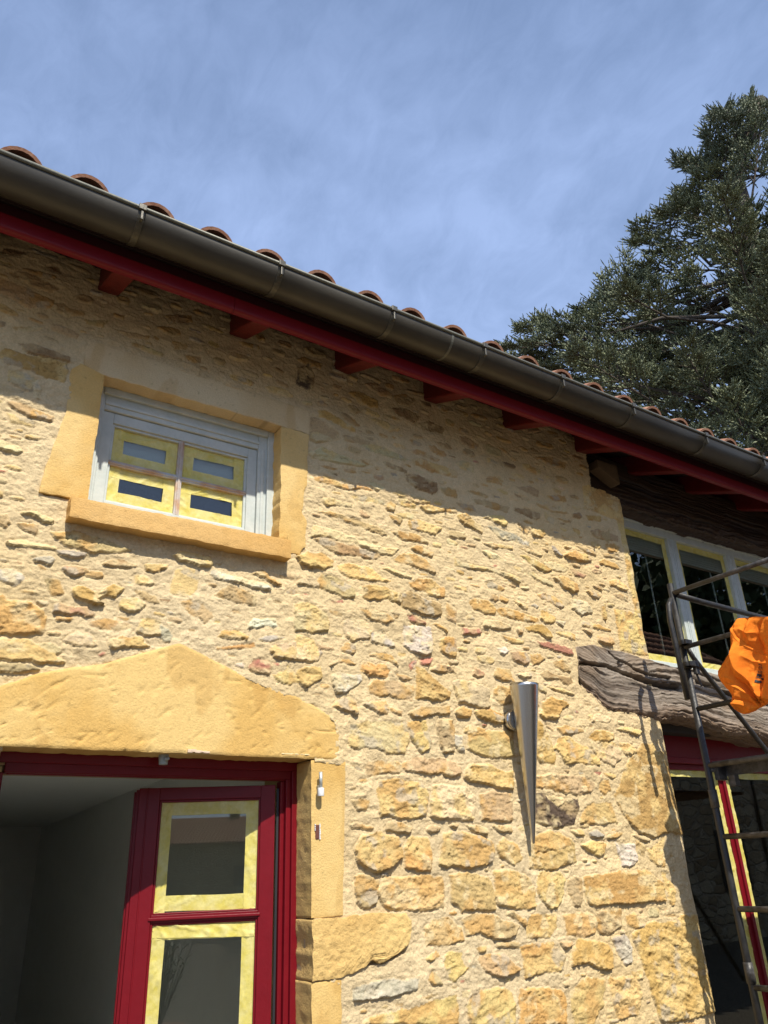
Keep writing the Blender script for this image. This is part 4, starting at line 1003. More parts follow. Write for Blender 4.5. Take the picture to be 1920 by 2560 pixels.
for (t0, t1, sd_) in ((-.118, .250, 3), (-.66, -.158, 5)):
    m = MB(); bx(m, fl, .066, .424, t0, t1, -.026, -.020); m.build('pane', M['glass'], leaf)
    tape_mesh('masking_tape', fl, [(.058, t1-.022, .430, t1-.020, .048), (.062, t0+.024, .428, t0+.026, .050), (.406, t0-.004, .404, t1, .044), (.086, t1+.004, .084, t0-.002, .050)], leaf, -.0165, 100+sd_*7)
    if sd_ == 5: tape_mesh('masking_tape', fl, [(.42, t1-.018, .07, t1-.030, .040)], leaf, -.0125, 177)
m = MB(); bx(m, fl, -.010, -.002, -1.6, .29, -.05, -.012); m.build('seal', M['black'], leaf)
# ---- the room seen through the open door
zc = Z0+.50
pts = [(-1.5, .30), (1.46, .176), (1.487, 2.39), (1.673, 5.50), (1.70, 6.25), (1.2, 6.07), (-1.5, 6.05)]
m = MB()
for i in range(len(pts)):
    a, c = pts[i], pts[(i+1) % len(pts)]
    if i == 0:
        m.quad((-1.5, .30, 0), (.36, .30, 0), (.36, .30, zc), (-1.5, .30, zc)); continue
    m.quad((*a, 0), (*c, 0), (*c, zc), (*a, zc))
m.bm.faces.new([m.bm.verts.new((x, y, zc)) for x, y in pts]); m.bm.faces.new([m.bm.verts.new((x, y, .02)) for x, y in pts])
m.box((1.44, .16, 0), (1.50, .20, zc)).box((.34, .17, 0), (.37, .31, zc)).box((-.1, .17, Z0+.36), (1.50, .20, zc+.02))
m.build('interior_room', M['room'], house)
p = PZ(75, 1943, zc-.12)
MB().tube([(p[0], p[1], zc), (p[0]-.01, p[1], zc-.10)], .006, 8).build('ceiling_wire', M['tape'], house)

# ---- wide upper window behind the corner
YW = -.20
m = MB()
bx(m, fm, 3.60, 7.4, 1.925, 2.02, YW-.06, YW); bx(m, fm, 3.60, 7.4, 1.975, 2.021, YW-.06, YW+.012)
bx(m, fm, 3.60, 7.4, 1.005, 1.062, YW-.06, YW); bx(m, fm, 3.60, 7.4, .985, 1.025, YW-.06, YW+.03)
PN = [(3.70, 4.243), (4.337, 4.885), (4.985, 5.53), (5.63, 6.18), (6.28, 6.83)]
for s0, s1 in [(3.60, 3.70)]+[(a[1], b_[0]) for a, b_ in zip(PN[:-1], PN[1:])]+[(6.83, 7.4)]:
    bx(m, fm, s0, s1, 1.062, 1.925, YW-.059, YW-.001); c = (s0+s1)/2; bx(m, fm, c-.016, c-.002, 1.062, 1.925, YW-.05, YW+.004); bx(m, fm, c+.003, c+.012, 1.062, 1.925, YW-.05, YW+.003)
ww = m.build('wide_window', M['grey_paint'], house, bevel=.003)
tag(ww, 'wide grey window in several taped lights under the dark timber')
for k, (s0, s1) in enumerate(PN):
    m = MB(); bx(m, fm, s0, s1, 1.062, 1.925, YW-.034, YW-.028); m.build('pane', M['glass'], ww)
    if k < 3: tape_mesh('masking_tape', fm, around(s0, s1, 1.062, 1.925, .042, .045), ww, YW-.026, 400+13*k)
    m = MB()
    for q in range(9): bx(m, fm, s0+.006, s1-.006, 1.790+q*.017, 1.804+q*.017, YW-.065, YW-.036)
    m.build('blind', M['blind'], ww)
    c = s1-.13 if k else 4.07
    m = MB(); m.tube([(c, -YW+.07, Z0+1.80), (c+.01, -YW+.075, Z0+1.13)], .0055, 8); m.build('blind_wand', M['white'], ww)
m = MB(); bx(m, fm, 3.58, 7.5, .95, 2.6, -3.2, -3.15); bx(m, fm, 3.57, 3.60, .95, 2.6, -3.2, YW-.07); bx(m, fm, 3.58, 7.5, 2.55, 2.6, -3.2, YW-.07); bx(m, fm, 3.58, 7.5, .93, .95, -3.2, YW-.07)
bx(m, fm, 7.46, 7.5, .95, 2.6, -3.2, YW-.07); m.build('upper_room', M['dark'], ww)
m = MB(); bx(m, fm, 4.35, 4.62, 1.07, 1.20, -.62, -.60); bx(m, fm, 4.63, 4.66, 1.07, 1.20, -.62, -.60); m.build('storage_box', M['maroon'], ww)

# ---- glazed doors under the beam
YD = -.20
m = MB()
bx(m, fm, 3.585, 7.4, .500, .74, YD-.06, YD+.01); bx(m, fm, 3.585, 7.4, .468, .501, YD-.06, YD+.022); bx(m, fm, 3.585, 7.4, .436, .468, YD-.06, YD-.004)
DN = [(3.70, 4.254), (4.322, 4.90), (5.0, 5.56)]
for s0, s1 in ((3.585, 3.70), (4.254, 4.322), (4.90, 5.0), (5.56, 7.4)):
    bx(m, fm, s0, s1, -1.63, .436, YD-.059, YD-.003); c = (s0+s1)/2; bx(m, fm, c-.004, c+.022, -1.63, .436, YD-.05, YD+.008)
bx(m, fm, 3.70, 5.56, -1.63, -1.5, YD-.059, YD-.004)
gd = m.build('glazed_door', M['red'], house, bevel=.003)
tag(gd, 'tall red framed glazed doors under the oak beam')
for k, (s0, s1) in enumerate(DN):
    m = MB(); bx(m, fm, s0, s1, -1.5, .436, YD-.020, YD-.014); m.build('pane', M['glass'], gd)
    if k < 2: tape_mesh('masking_tape', fm, around(s0, s1, -1.5, .436, .040, .036), gd, YD-.012, 600+13*k)
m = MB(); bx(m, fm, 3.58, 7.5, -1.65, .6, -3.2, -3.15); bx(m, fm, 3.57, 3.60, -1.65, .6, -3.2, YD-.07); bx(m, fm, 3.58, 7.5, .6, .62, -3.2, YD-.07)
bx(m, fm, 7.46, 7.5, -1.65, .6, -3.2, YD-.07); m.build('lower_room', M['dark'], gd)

# ---- iron bits left in the stone round the door
pt = P(802, 1962, -.03)
m = MB(); m.tube([(pt[0], -.006, pt[2]-.005), (pt[0], -.030, pt[2]-.005)], .006, 10); m.tube([(pt[0], -.030, pt[2]-.012), (pt[0], -.030, pt[2]+.046)], .0065, 12)
hp = m.build('hinge_pin', M['rust'], house)
MB().tube([(pt[0], -.030, pt[2]-.040), (pt[0], -.030, pt[2]-.011)], .0125, 16).build('pin_sleeve', M['white'], hp, bevel=.001)
a = P(791, 2078)
m = MB(); m.box((a[0]-.008, -.0085, a[2]-.028), (a[0]+.008, .02, a[2]+.022)); m.build('mortar_patch', mat('red_brown_plug', (.13, .045, .03), rough=.8, bump=.002, bscale=90), house, bevel=.003)
m = MB()
for q in range(9):
    z = a[2]-.028+q*.006; m.box((a[0]+.008, -.0098, z), (a[0]+.0105+random.random()*.003, .02, z+.005)); 
    if q > 4: m.box((a[0]-.011, -.0095, z), (a[0]-.008, .02, z+.004))
m.build('mortar_patch', M['white'], house)
p = P(409, 1896, .05)
m = MB(); m.tube([(p[0], .05, Z0+.385), (p[0], .05, Z0+.352)], [.018, .015], 18); m.tube([(p[0]-.004, .028, Z0+.366), (p[0]+.012, .028, Z0+.372)], .006, 8)
m.build('shutter_stop', mat('grey_plastic', (.33, .37, .36), rough=.5), house, bevel=.001)
p = P(478, 1883)
V = []; m = MB()
for q in range(10):
    a = random.uniform(-.05, .05); m.box((p[0]+a, -.0175+abs(a)*.08, Z0+.386+random.random()*.004), (p[0]+a+.018, -.008, Z0+.392+random.random()*.008*(1-abs(a)*15)))
m.build('mortar_patch', mat('lime_mortar', (.60, .46, .34), rough=.95, bump=.003, bscale=120), house, bevel=.002)
# plain outer shell of the house, so that it stands as a house from other sides
b = MB().box((-3, 8.1, 0), (7.9, 8.4, Z0+2.2)).box((7.45, .1, 0), (7.9, 8.4, Z0+2.1)).box((-3, .1, 0), (-2.7, 8.4, Z0+2.1)).box((-2.7, .1, 0), (-1.58, .4, Z0+2.2))
b.build('outer_wall', mat('rendered_wall', (.55, .43, .27), rough=.95, vary=.15, vscale=5, bump=.01, bscale=20), house)

# ================================================================== wall lamp
lamp = empty('wall_lamp', (2.5, 0, Z0+.6), 'slender brushed steel cone lamp fixed on the sunlit rubble wall left of the beam', 'lamp')
m = MB(); c0 = Vector((2.500, -.098, Z0+.742)); c1 = Vector((2.508, -.036, Z0+.070)); R0, R1 = .0665, .0065; n = 64
ax = (c1-c0).normalized(); u = ax.cross(Vector((1, 0, 0))).normalized(); w = ax.cross(u)
rings = []
pr = [(0, R0-.0015), (0, R0)]+[(t, R0+(R1-R0)*t) for t in np.linspace(.02, 1, 24)]+[(1.004, R1*.75), (1.007, R1*.3)]
pr = [(.25, R0*.73), (.02, R0-.003)]+pr
for t, r in pr: rings.append([m.bm.verts.new(c0+(c1-c0)*t+(u*math.cos(2*math.pi*k/n)+w*math.sin(2*math.pi*k/n))*r) for k in range(n)])
for A, B in zip(rings[:-1], rings[1:]):
    for k in range(n): m.bm.faces.new((A[k], A[(k+1) % n], B[(k+1) % n], B[k]))
m.bm.faces.new(rings[0]); m.bm.faces.new(rings[-1])
cone = m.build('lamp_cone', M['steel'], lamp, smooth=True)
m = MB(); mz = Z0+.588
m.tube([(2.484, .0, mz), (2.484, -.034, mz)], [.047, .047], 40); m.tube([(2.484, -.034, mz), (2.484, -.0375, mz)], [.047, .043], 40); m.tube([(2.486, -.034, mz), (2.494, -.075, mz)], .020, 24)
m.build('wall_mount', M['steel'], lamp)
lx = m = None

# ================================================================== scaffold
XS, YS = 3.452, -.30
scaf = empty('scaffold_tower', (XS, YS, 0), 'black tubular scaffold tower with worn rungs in front of the glazed doors', 'scaffold')
Y2 = -1.10; r = .0165
for y in (YS, Y2):
    top = Z0+1.315
    MB().tube([(XS, y, 0), (XS, y, top)], r, 16).build('post', M['scaf'], scaf)
for x in (5.4,):
    for y in (YS, Y2): MB().tube([(x, y, 0), (x, y, Z0+1.31)], r, 12).build('post', M['scaf'], scaf)
def rung(z, dz=0, mt='scaf_worn', rr=.0125):
    MB().tube([(XS, YS-.012, Z0+z), (XS, Y2+.012, Z0+z+dz)], rr, 12).build('rung', M[mt], scaf)
rung(1.262); rung(.968); rung(.655, 0, 'scaf'); rung(.072-.005); rung(-.232); rung(-.535); rung(-.84); rung(-1.14)
MB().tube([(XS+.012, YS-.02, Z0+1.252), (XS+.20, YS-.02, Z0+1.243), (5.39, YS-.02, Z0+1.20)], .0155, 12).build('guard_rail', M['scaf'], scaf)
MB().tube([(XS+.05, YS+.01, Z0+.975), (XS+.09, YS+.012, Z0+.925), (XS+.55, YS+.012, Z0+.48), (4.85, YS+.012, Z0-.72)], .0125, 12).build('diagonal_brace', M['scaf'], scaf)
q = [P(1677, 1499, -.325), P(1671.5, 1513, -.33), P(1675, 1551, -.33), P(1690, 1615, -.33), P(1719, 1749, -.33)]
MB().tube([tuple(a) for a in q], .0135, 12).build('spare_tube', M['scaf'], scaf)
for z in (.985, .872):
    cl = MB(); cl.tube([(XS, YS, Z0+z-.014), (XS, YS, Z0+z+.014)], .026, 16); cl.tube([(XS-.030, YS-.03, Z0+z-.012), (XS-.030, YS-.03, Z0+z+.012)], .021, 14)
    cl.box((XS-.045, YS-.055, Z0+z-.012), (XS+.01, YS-.012, Z0+z+.012)).tube([(XS+.01, YS-.02, Z0+z), (XS+.055, YS-.03, Z0+z-.006)], .009, 8)
    cl.build('clamp', M['scaf'], scaf, bevel=.002)
MB().tube([(XS+.045, YS-.01, Z0+.86), (XS+.062, YS-.02, Z0+.77)], .006, 8).box((XS+.03, YS-.03, Z0+.83), (XS+.06, YS-.01, Z0+.90)).build('clamp_wedge', M['scaf_worn'], scaf, bevel=.002)
for z in (.245, -.47): MB().tube([(XS, YS, Z0+z-.05), (XS, YS, Z0+z+.03)], .0205, 16).build('sleeve', M['scaf_worn'], scaf)
m = MB(); m.box((XS+.085, Y2, Z0+.335), (XS+.089, YS-.01, Z0+.400)).box((XS+.03, Y2, Z0+.400), (XS+.089, YS-.01, Z0+.404)).box((XS+.028, YS-.035, Z0+.318), (XS+.092, YS-.010, Z0+.4035))
m.box((XS+.05, YS-.10, Z0+.285), (XS+.085, YS-.065, Z0+.335))
m.build('deck_hook', M['scaf_worn'], scaf, bevel=.0015)
MB().tube([(XS, YS-.01, Z0+.365), (XS+.06, YS-.02, Z0+.365)], .011, 10).tube([(XS, YS-.012, Z0+.385), (XS, Y2, Z0+.385)], .0125, 10).build('rung', M['scaf_worn'], scaf)
MB().box((XS+.095, Y2+.02, Z0+.372), (5.38, YS-.06, Z0+.392)).build('platform', mat('plywood', (.16, .11, .07), rough=.8, vary=.2, bump=.002), scaf, bevel=.002)

# ================================================================== orange sweatshirt hung over the rungs
def sweatshirt():
    top = empty('orange_sweatshirt', (XS-.05, -.9, Z0+.95), 'bright orange sweatshirt with black lettering slung over the scaffold rungs', 'sweatshirt')
    z10 = lambda x, y: (1640+x*.2351, 1340+y*.2351)
    Lf = [(858, 1191), (868, 1010), (880, 905), (896, 878), (930, 872), (960, 862), (985, 850), (1005, 818), (1050, 797), (1150, 803), (1230, 797), (1290, 765), (1340, 740), (1390, 700), (1440, 665), (1480, 670), (1520, 694), (1560, 720), (1600, 758), (1640, 800), (1700, 838), (1790, 842), (1860, 900), (1893, 928)]
    Rt = [(858, 1560), (1700, 1560), (1730, 1400), (1752, 1250), (1775, 1165), (1810, 1120), (1830, 1078), (1858, 1050), (1875, 1000), (1896, 945)]
    nv, nu = 190, 150; yy = np.linspace(866, 1893, nv)
    V = np.zeros((2, nv, nu, 3)); xl = np.interp(yy, [a[0] for a in Lf], [a[1] for a in Lf]); xr = np.interp(yy, [a[0] for a in Rt], [a[1] for a in Rt])
    # the cloth hangs in a plane across the rungs; u runs away from the wall
    X0 = XS-.055
    for i, y in enumerate(yy):
        a, b = PX(*z10(xl[i], y), X0), PX(*z10(xr[i], y), X0)
        for s in (0, 1):
            t = np.linspace(0, 1, nu)[:, None]; V[s, i] = a*(1-t)+b*t
    yw = V[0, :, :, 1]; zw = V[0, :, :, 2]
    a = np.minimum(np.linspace(0, 1, nu)[None]*8, 1); a = a*np.minimum((1-np.linspace(0, 1, nu))[None]*8, 1); vv = np.linspace(0, 1, nv)[:, None]; a = a*np.minimum(np.minimum(vv*10+.15, (1-vv)*9), 1)
    a = np.sqrt(np.clip(a, 0, 1))
    s = yw*1.0+zw*.42       # drape lines run down and outwards
    fold = np.maximum(0, ridged(s*1.0, zw*.28, 7.5, 900, 2)-.05)*.075+fbm(yw, zw, 7, 910, 2)*.040+ridged(s*1.3+3, zw*.5+yw*.3, 15, 925, 2)*.010+fbm(s*2.0, zw*.8, 14, 915, 2)*.012
    fold += .03*np.exp(-((yw+.60+(zw-2.3)*.25)/.022)**2)+.022*np.exp(-((yw+.74+(zw-2.2)*.55)/.02)**2)
    pxx = xl[:, None]+(xr-xl)[:, None]*np.linspace(0, 1, nu)[None]; pyy = np.repeat(yy[:, None], nu, 1)
    fold *= .55
    def crease(pts, amp, w, asym=0.):
        best = np.full(pxx.shape, 1e9); sg = np.zeros(pxx.shape)
        for (ax, ay), (bx_, by) in zip(pts[:-1], pts[1:]):
            ex, ey = bx_-ax, by-ay; t = np.clip(((pxx-ax)*ex+(pyy-ay)*ey)/(ex*ex+ey*ey), 0, 1); dx = pxx-ax-t*ex; dy = pyy-ay-t*ey; dd = np.hypot(dx, dy)
            k = dd < best; best = np.where(k, dd, best); sg = np.where(k, np.sign(ex*dy-ey*dx), sg)
        return amp*np.exp(-best/np.where(sg > 0, w*(1+asym), w*(1-asym)))
    for pts, amp, w, asy in (([(815, 1040), (832, 1180), (858, 1330), (925, 1470), (1010, 1620), (1120, 1790)], -.030, 34, .5), ([(868, 960), (905, 1120), (930, 1300), (975, 1430), (1060, 1560), (1150, 1720)], .034, 55, -.5),
                             ([(880, 960), (935, 1080), (1010, 1150), (1082, 1205), (1191, 1250), (1300, 1280)], -.006, 7, 0), ([(872, 985), (926, 1096), (1000, 1170), (1080, 1222), (1191, 1268)], .005, 7, 0),
                             ([(1191, 860), (1140, 960), (1120, 1080), (1150, 1190)], -.030, 40, .4), ([(1090, 830), (1050, 940), (1030, 1060)], .018, 45, 0), ([(1010, 1290), (1070, 1330), (1191, 1350)], .016, 40, 0),
                             ([(690, 1450), (760, 1370), (810, 1400)], -.010, 12, 0), ([(730, 1540), (800, 1500), (900, 1530)], .014, 30, 0), ([(1115, 1815), (1040, 1700), (960, 1620), (880, 1590)], .022, 22, -.4), ([(1118, 1815), (1080, 1680), (1040, 1570)], -.022, 18, .3),
                             ([(1120, 1815), (1128, 1700), (1110, 1600)], .022, 18, 0), ([(1100, 1820), (1000, 1760), (900, 1740)], -.016, 20, 0), ([(1040, 1850), (960, 1800), (880, 1790)], .016, 22, 0), ([(1170, 1500), (1150, 1650), (1160, 1760)], -.03, 24, .2),
                             ([(880, 1690), (905, 1790), (940, 1860)], -.012, 10, 0), ([(800, 1150), (870, 1190), (900, 1260)], .012, 24, 0), ([(960, 1000), (1040, 1040), (1100, 1030)], .012, 26, 0)):
        fold = fold+crease(pts, amp, w, asy)
    hem = np.abs(np.linspace(0, 1, nu)[None]*(xr-xl)[:, None]-24); fold = fold-.0045*np.exp(-(hem/4)**2)*(vv > .12)+.004*np.exp(-((hem-9)/6)**2)
    fold = fold+fbm(yw, zw, 40, 960, 3)*.0035
    V[0, :, :, 0] = X0-.005-(.010+fold)*a**.6; V[1, :, :, 0] = X0+.008+(.030-fold*.6)*a
    V[0, :, :, 2] += a*fbm(yw, zw, 12, 950, 2)*.004
    n = nv*nu; idx = np.arange(n).reshape(nv, nu); F = [np.stack([idx[:-1, :-1], idx[:-1, 1:], idx[1:, 1:], idx[1:, :-1]], -1).reshape(-1, 4), np.stack([idx[:-1, :-1], idx[1:, :-1], idx[1:, 1:], idx[:-1, 1:]], -1).reshape(-1, 4)+n]
    lp = np.concatenate([idx[0, :], idx[1:, -1], idx[-1, -2::-1], idx[-2:0:-1, 0]]); F.append(np.stack([lp, lp+n, np.roll(lp, -1)+n, np.roll(lp, -1)], -1))
    mesh_np('cloth', V.reshape(-1, 3), np.concatenate(F), M['orange'], top)
    # black print running down the chest: laid on the folds
    def surf(px_, py_):
        j = (py_-866)/(1893-866)*(nv-1); i = int(np.clip(j, 0, nv-1)); t = (px_-xl[i])/(xr[i]-xl[i]); k = int(np.clip(t*(nu-1), 0, nu-1)); return V[0, i, k]
    m = MB()
    def patch(x0, y0, x1, y1):
        ns = 4; g = [[m.bm.verts.new(Vector(surf(x0+(x1-x0)*i/ns, y0+(y1-y0)*i/ns*0+(y1-y0)*j/ns+(i/ns)*8))+Vector((-.0045, 0, 0))) for i in range(ns+1)] for j in range(ns+1)]
        for j in range(ns):
            for i in range(ns): m.bm.faces.new((g[j][i], g[j][i+1], g[j+1][i+1], g[j+1][i]))
    for q in ((1142, 1362, 1176, 1372), (1142, 1384, 1178, 1391), (1142, 1384, 1148, 1412), (1157, 1391, 1163, 1412), (1172, 1391, 1178, 1418), (1142, 1412, 1160, 1418),
              (1130, 1432, 1136, 1452), (1136, 1438, 1142, 1446), (1150, 1432, 1172, 1438), (1150, 1454, 1172, 1460), (1150, 1438, 1156, 1454), (1167, 1438, 1173, 1454),
              (1124, 1466, 1160, 1492), (1140, 1492, 1150, 1505), (1118, 1505, 1166, 1511), (1158, 1511, 1166, 1530), (1116, 1532, 1158, 1558)): patch(*q)
    m.build('chest_print', M['black'], top)
sweatshirt()

# ================================================================== cedar
def cedar():
    R = np.random.default_rng(77)
    base = np.array((16.6, 5.2, 0.0)); D_ = 18.0
    dirs = lambda u, v: ray(u, v)
    def at(u, v, dist):           # point on the pixel's sight line at a horizontal distance from the camera
        d = ray(u, v); return CAM+d*(dist/math.hypot(d[0], d[1]))
    tt = at(1985, 60, D_); tm = at(1862, 470, D_); tb = at(1880, 1000, D_)
    base = np.array((tb[0]+.6, tb[1]-.2, 0.0))
    tree = empty('cedar_tree', tuple(base), 'tall dark green cedar with drooping sprays rising behind the roof on the right', 'tree')
    axis = [base, np.array((tb[0]+.2, tb[1], tb[2]*.55)), tb, at(1900, 760, D_), at(1868, 560, D_), at(1835, 440, D_), at(1905, 250, D_), at(1940, 275, D_+.3), at(1965, 262, D_+.5)]
    rad = [.55, .45, .36, .30, .24, .21, .16, .10, .03]
    mb = MB(); mb.tube([tuple(a) for a in axis], rad, 14); 
    trunkm = mb
    out = [(1990, -60), (1935, 235), (1905, 262), (1882, 300), (1868, 270), (1856, 318), (1838, 292), (1812, 300), (1795, 275), (1800, 318), (1765, 328), (1750, 352), (1762, 372), (1735, 392), (1692, 408), (1722, 425), (1735, 470), (1700, 490), (1690, 500), (1672, 525), (1660, 548), (1622, 560), (1640, 575), (1592, 585), (1586, 612), (1618, 612), (1640, 640), (1652, 665),
           (1606, 672), (1612, 700), (1625, 730), (1600, 745), (1590, 715), (1560, 700), (1545, 735), (1508, 690), (1500, 725), (1512, 750), (1475, 760), (1448, 785), (1455, 815), (1492, 825), (1440, 842), (1400, 828), (1350, 812), (1300, 825), (1330, 850), (1375, 868), (1350, 885), (1262, 872), (1270, 905), (1310, 935), (1340, 1000), (1500, 1200), (1700, 1300), (2350, 1400), (2400, -60)]
    from math import hypot
    poly = np.array(out, float)
    def inside(u, v):
        c = False; n = len(poly)
        for i in range(n):
            (ax, ay), (bx_, by) = poly[i], poly[(i+1) % n]
            if (ay > v) != (by > v) and u < (bx_-ax)*(v-ay)/(by-ay)+ax: c = not c
        return c
    tw_p = []; tw_d = []; tw_l = []; tw_r = []; tw_c = []
    limbs = MB()
    def norm(a): return a/(np.linalg.norm(a)+1e-9)
    def spray(p0, d, L, up, tone):
        """a flat fan: leader p0->p0+d*L with alternating branchlets, each carrying twigs"""
        side = norm(np.cross(d, up)); n = max(3, int(L/.19))
        droop = -.10*L
        def pt(t): return p0+d*L*t+np.array((0, 0, 1))*(.10*L*math.sin(t*2.2)-.12*L*t*t)
        limbs.tube([tuple(pt(t)) for t in (0, .35, .7, 1)], [.020, .015, .009, .005], 4, cap=False)
        for k in range(n):
            t = (k+.6)/n; q = pt(t)
            for sgn in (-1, 1):
                if R.random() < .12: continue
                bd = norm(d*(.75)+side*sgn*(.75+R.uniform(-.2, .2))+up*R.uniform(-.15, .35)); bl = L*(.42*(1-t)+.10)*R.uniform(.7, 1.2)
                m_ = max(1, int(bl/.27))
                for j in range(m_):
                    q2 = q+bd*bl*(j+.5)/m_
                    for s2 in (-1, 1):
                        td = norm(bd*.8+d*.3+norm(np.cross(bd, up))*s2*.65+up*R.uniform(-.25, .35)); l2 = R.uniform(.22, .42)
                        tw_p.append(q2); tw_d.append(td); tw_l.append(l2); tw_c.append(tone)
                tw_p.append(q+bd*bl*.55); tw_d.append(bd); tw_l.append(bl*.6+.12); tw_c.append(tone)
            tw_p.append(q); tw_d.append(norm(d+up*R.uniform(0, .5))); tw_l.append(.24); tw_c.append(tone)
        tw_p.append(pt(.9)); tw_d.append(norm(d+np.array((0, 0, .25)))); tw_l.append(.30); tw_c.append(tone)
    axp = np.array(axis)
    def trunk_at(z):
        return np.array([np.interp(z, axp[:, 2], axp[:, 0]), np.interp(z, axp[:, 2], axp[:, 1]), z])
    tips = []
    def bough(u, v, dd, L, lift=0., tone=None):
        p = at(u, v, D_+dd); tk = trunk_at(max(1.5, p[2]-R.uniform(.2, 2.2))); d = norm(norm(p-tk)+np.array((0, 0, lift))+R.normal(0, .08, 3)); up = norm(np.array((R.uniform(-.25, .25), R.uniform(-.25, .25), 1.0)))
        a0 = p-d*L; side = norm(np.cross(d, up)); tone = R.uniform(0, 1) if tone is None else tone; n = max(3, int(L/.26))
        mid = (tk*.45+a0*.55)+np.array((0, 0, -.3))+R.normal(0, .22, 3); limbs.tube([tuple(tk), tuple(mid), tuple(a0), tuple(p-d*.3)], [.065, .045, .028, .010], 6, cap=False)
        for k in range(n):
            t = (k+.5)/n; q = a0+d*L*t
            for sg in (-1, 1):
                if R.random() < .10: continue
                spray(q, norm(d*.8+side*sg*R.uniform(.4, 1.0)+up*R.uniform(-.12, .40)), (L*(.30*(1-t))+.27)*R.uniform(.7, 1.25), norm(up+side*R.uniform(-.3, .3)), tone)
        spray(p-d*.6, d, .6, up, tone)
    for (u, v, L, lf) in ((1805, 274, 1.6, .1), (1835, 300, 1.5, .3), (1880, 262, 1.6, .7), (1905, 300, 1.8, .3), (1768, 330, 1.7, .1), (1790, 365, 1.6, 0), (1738, 396, 1.8, 0), (1695, 410, 1.2, .1), (1740, 450, 1.7, .1), (1705, 495, 1.9, 0), (1690, 520, 1.6, 0), (1655, 548, 2.0, .05), (1594, 586, 2.4, .1), (1588, 612, 1.6, -.1), (1640, 640, 1.8, -.2),
                           (1608, 674, 1.8, .1), (1625, 725, 1.8, 0), (1572, 700, 1.2, .5), (1512, 740, 1.3, .2), (1450, 787, 1.8, .1), (1460, 815, 1.5, 0), (1352, 815, 1.6, .25), (1302, 828, 1.3, .3), (1400, 832, 1.5, .3), (1264, 874, 2.0, .1), (1280, 905, 1.6, 0), (1330, 900, 1.7, .2), (1345, 960, 1.9, 0), (1500, 872, 1.7, .1), (1545, 842, 1.5, .2), (1585, 905, 1.9, 0), (1460, 905, 1.6, .1), (1630, 872, 1.8, .1), (1560, 948, 1.9, 0), (1690, 945, 2.0, 0), (1430, 870, 1.5, .2)):
        bough(u, v, R.uniform(-1, 1), L, lf)
    N_in = 0
    while N_in < 70:
        u = R.uniform(1330, 2060); v = R.uniform(320, 1240)
        if u < 1920 and v > 395+.395*u+60: continue
        if not inside(u-45, v-8): continue
        if abs(u-1858) < 26 and 430 < v < 520: continue
        if v < 640 and R.random() < .45: continue
        bough(u, v, R.uniform(-3.0, 2.6), R.uniform(1.2, 2.3), R.uniform(-.1, .3)); N_in += 1
    # leaders that stand up against the sky on the left shoulder
    for (u, v, L, u2, v2) in ((1562, 632, 2.3, 1558, 760), (1508, 690, 1.3, 1515, 770), (1480, 765, 1.0, 1490, 830), (1350, 812, .9, 1365, 870), (1376, 815, .8, 1385, 860), (1480, 752, 1.0, 1478, 800), (1868, 262, 1.0, 1872, 330), (1838, 285, .9, 1845, 340), (1905, 258, .9, 1905, 320)):
        p = at(u, v, D_-.4); a = at(u2, v2, D_-.4); L = np.linalg.norm(p-a); d = norm(p-a)
        for k in range(2): spray(a, d, L, norm(np.array((math.cos(k*1.6), math.sin(k*1.6), .15))), .4)
    p = np.array(tw_p); d = np.array(tw_d); L = np.array(tw_l); tone = np.array(tw_c); n = len(p)
    print('twigs', n)
    u = np.cross(d, R.normal(0, 1, (n, 3))); u /= np.linalg.norm(u, axis=1)[:, None]+1e-9; w = np.cross(d, u)
    V = []; F3 = []; C = []; off = 0
    NR = 6; rk = R.uniform(.018, .027, n)
    cA = np.array((.075, .095, .048)); cB = np.array((.20, .22, .105)); cG = np.array((.17, .195, .135))
    colr = cA*(1-tone[:, None])+cB*tone[:, None]; g = R.random(n)[:, None]*.6; colr = colr*(1-g)+cG*g
    bend = np.array((0, 0, 1))*.06
    ring = []
    for k in range(NR+1):
        t = k/NR; rr = rk*(1.0-.7*t**3)*(1.25 if k % 2 else .65); c = p+d*(L*t)[:, None]+bend*(L*t*t)[:, None]
        for a in (0, 2.094, 4.189):
            a2 = a+k*1.05; V.append(c+u*(math.cos(a2)*rr)[:, None]+w*(math.sin(a2)*rr)[:, None]); C.append(colr*(.9+.2*(k % 2)))
    base_i = lambda k, a: (k*3+a)*n+np.arange(n)
    for k in range(NR):
        for a in range(3):
            b_ = (a+1) % 3; F3.append(np.stack([base_i(k, a), base_i(k, b_), base_i(k+1, b_)], -1)); F3.append(np.stack([base_i(k, a), base_i(k+1, b_), base_i(k+1, a)], -1))
    off = (NR+1)*3*n; q = 0
    for k in range(7):      # needle tufts
        t = (k+.5)/7; c = p+d*(L*t)[:, None]+bend*(L*t*t)[:, None]; an = R.uniform(0, 6.28, n)
        rd = u*np.cos(an)[:, None]+w*np.sin(an)[:, None]; ln = R.uniform(.028, .050, n)[:, None]; sd_ = np.cross(rd, d)
        V += [c-sd_*.007+d*-.005, c+sd_*.007+d*.005, c+rd*ln+d*ln*.55]; C += [colr, colr, colr*1.25]
        i0 = off+q*3*n; F3.append(np.stack([i0+np.arange(n), i0+n+np.arange(n), i0+2*n+np.arange(n)], -1)); q += 1
    mesh_np('crown', np.concatenate(V), np.concatenate(F3), M['needle'], tree, np.clip(np.concatenate(C), .005, .5), smooth=False)
    # trunk and limbs are one part
    trunkm.build('trunk', M['bark'], tree, smooth=True)
    limbs.build('limbs', M['bark'], tree)
cedar()

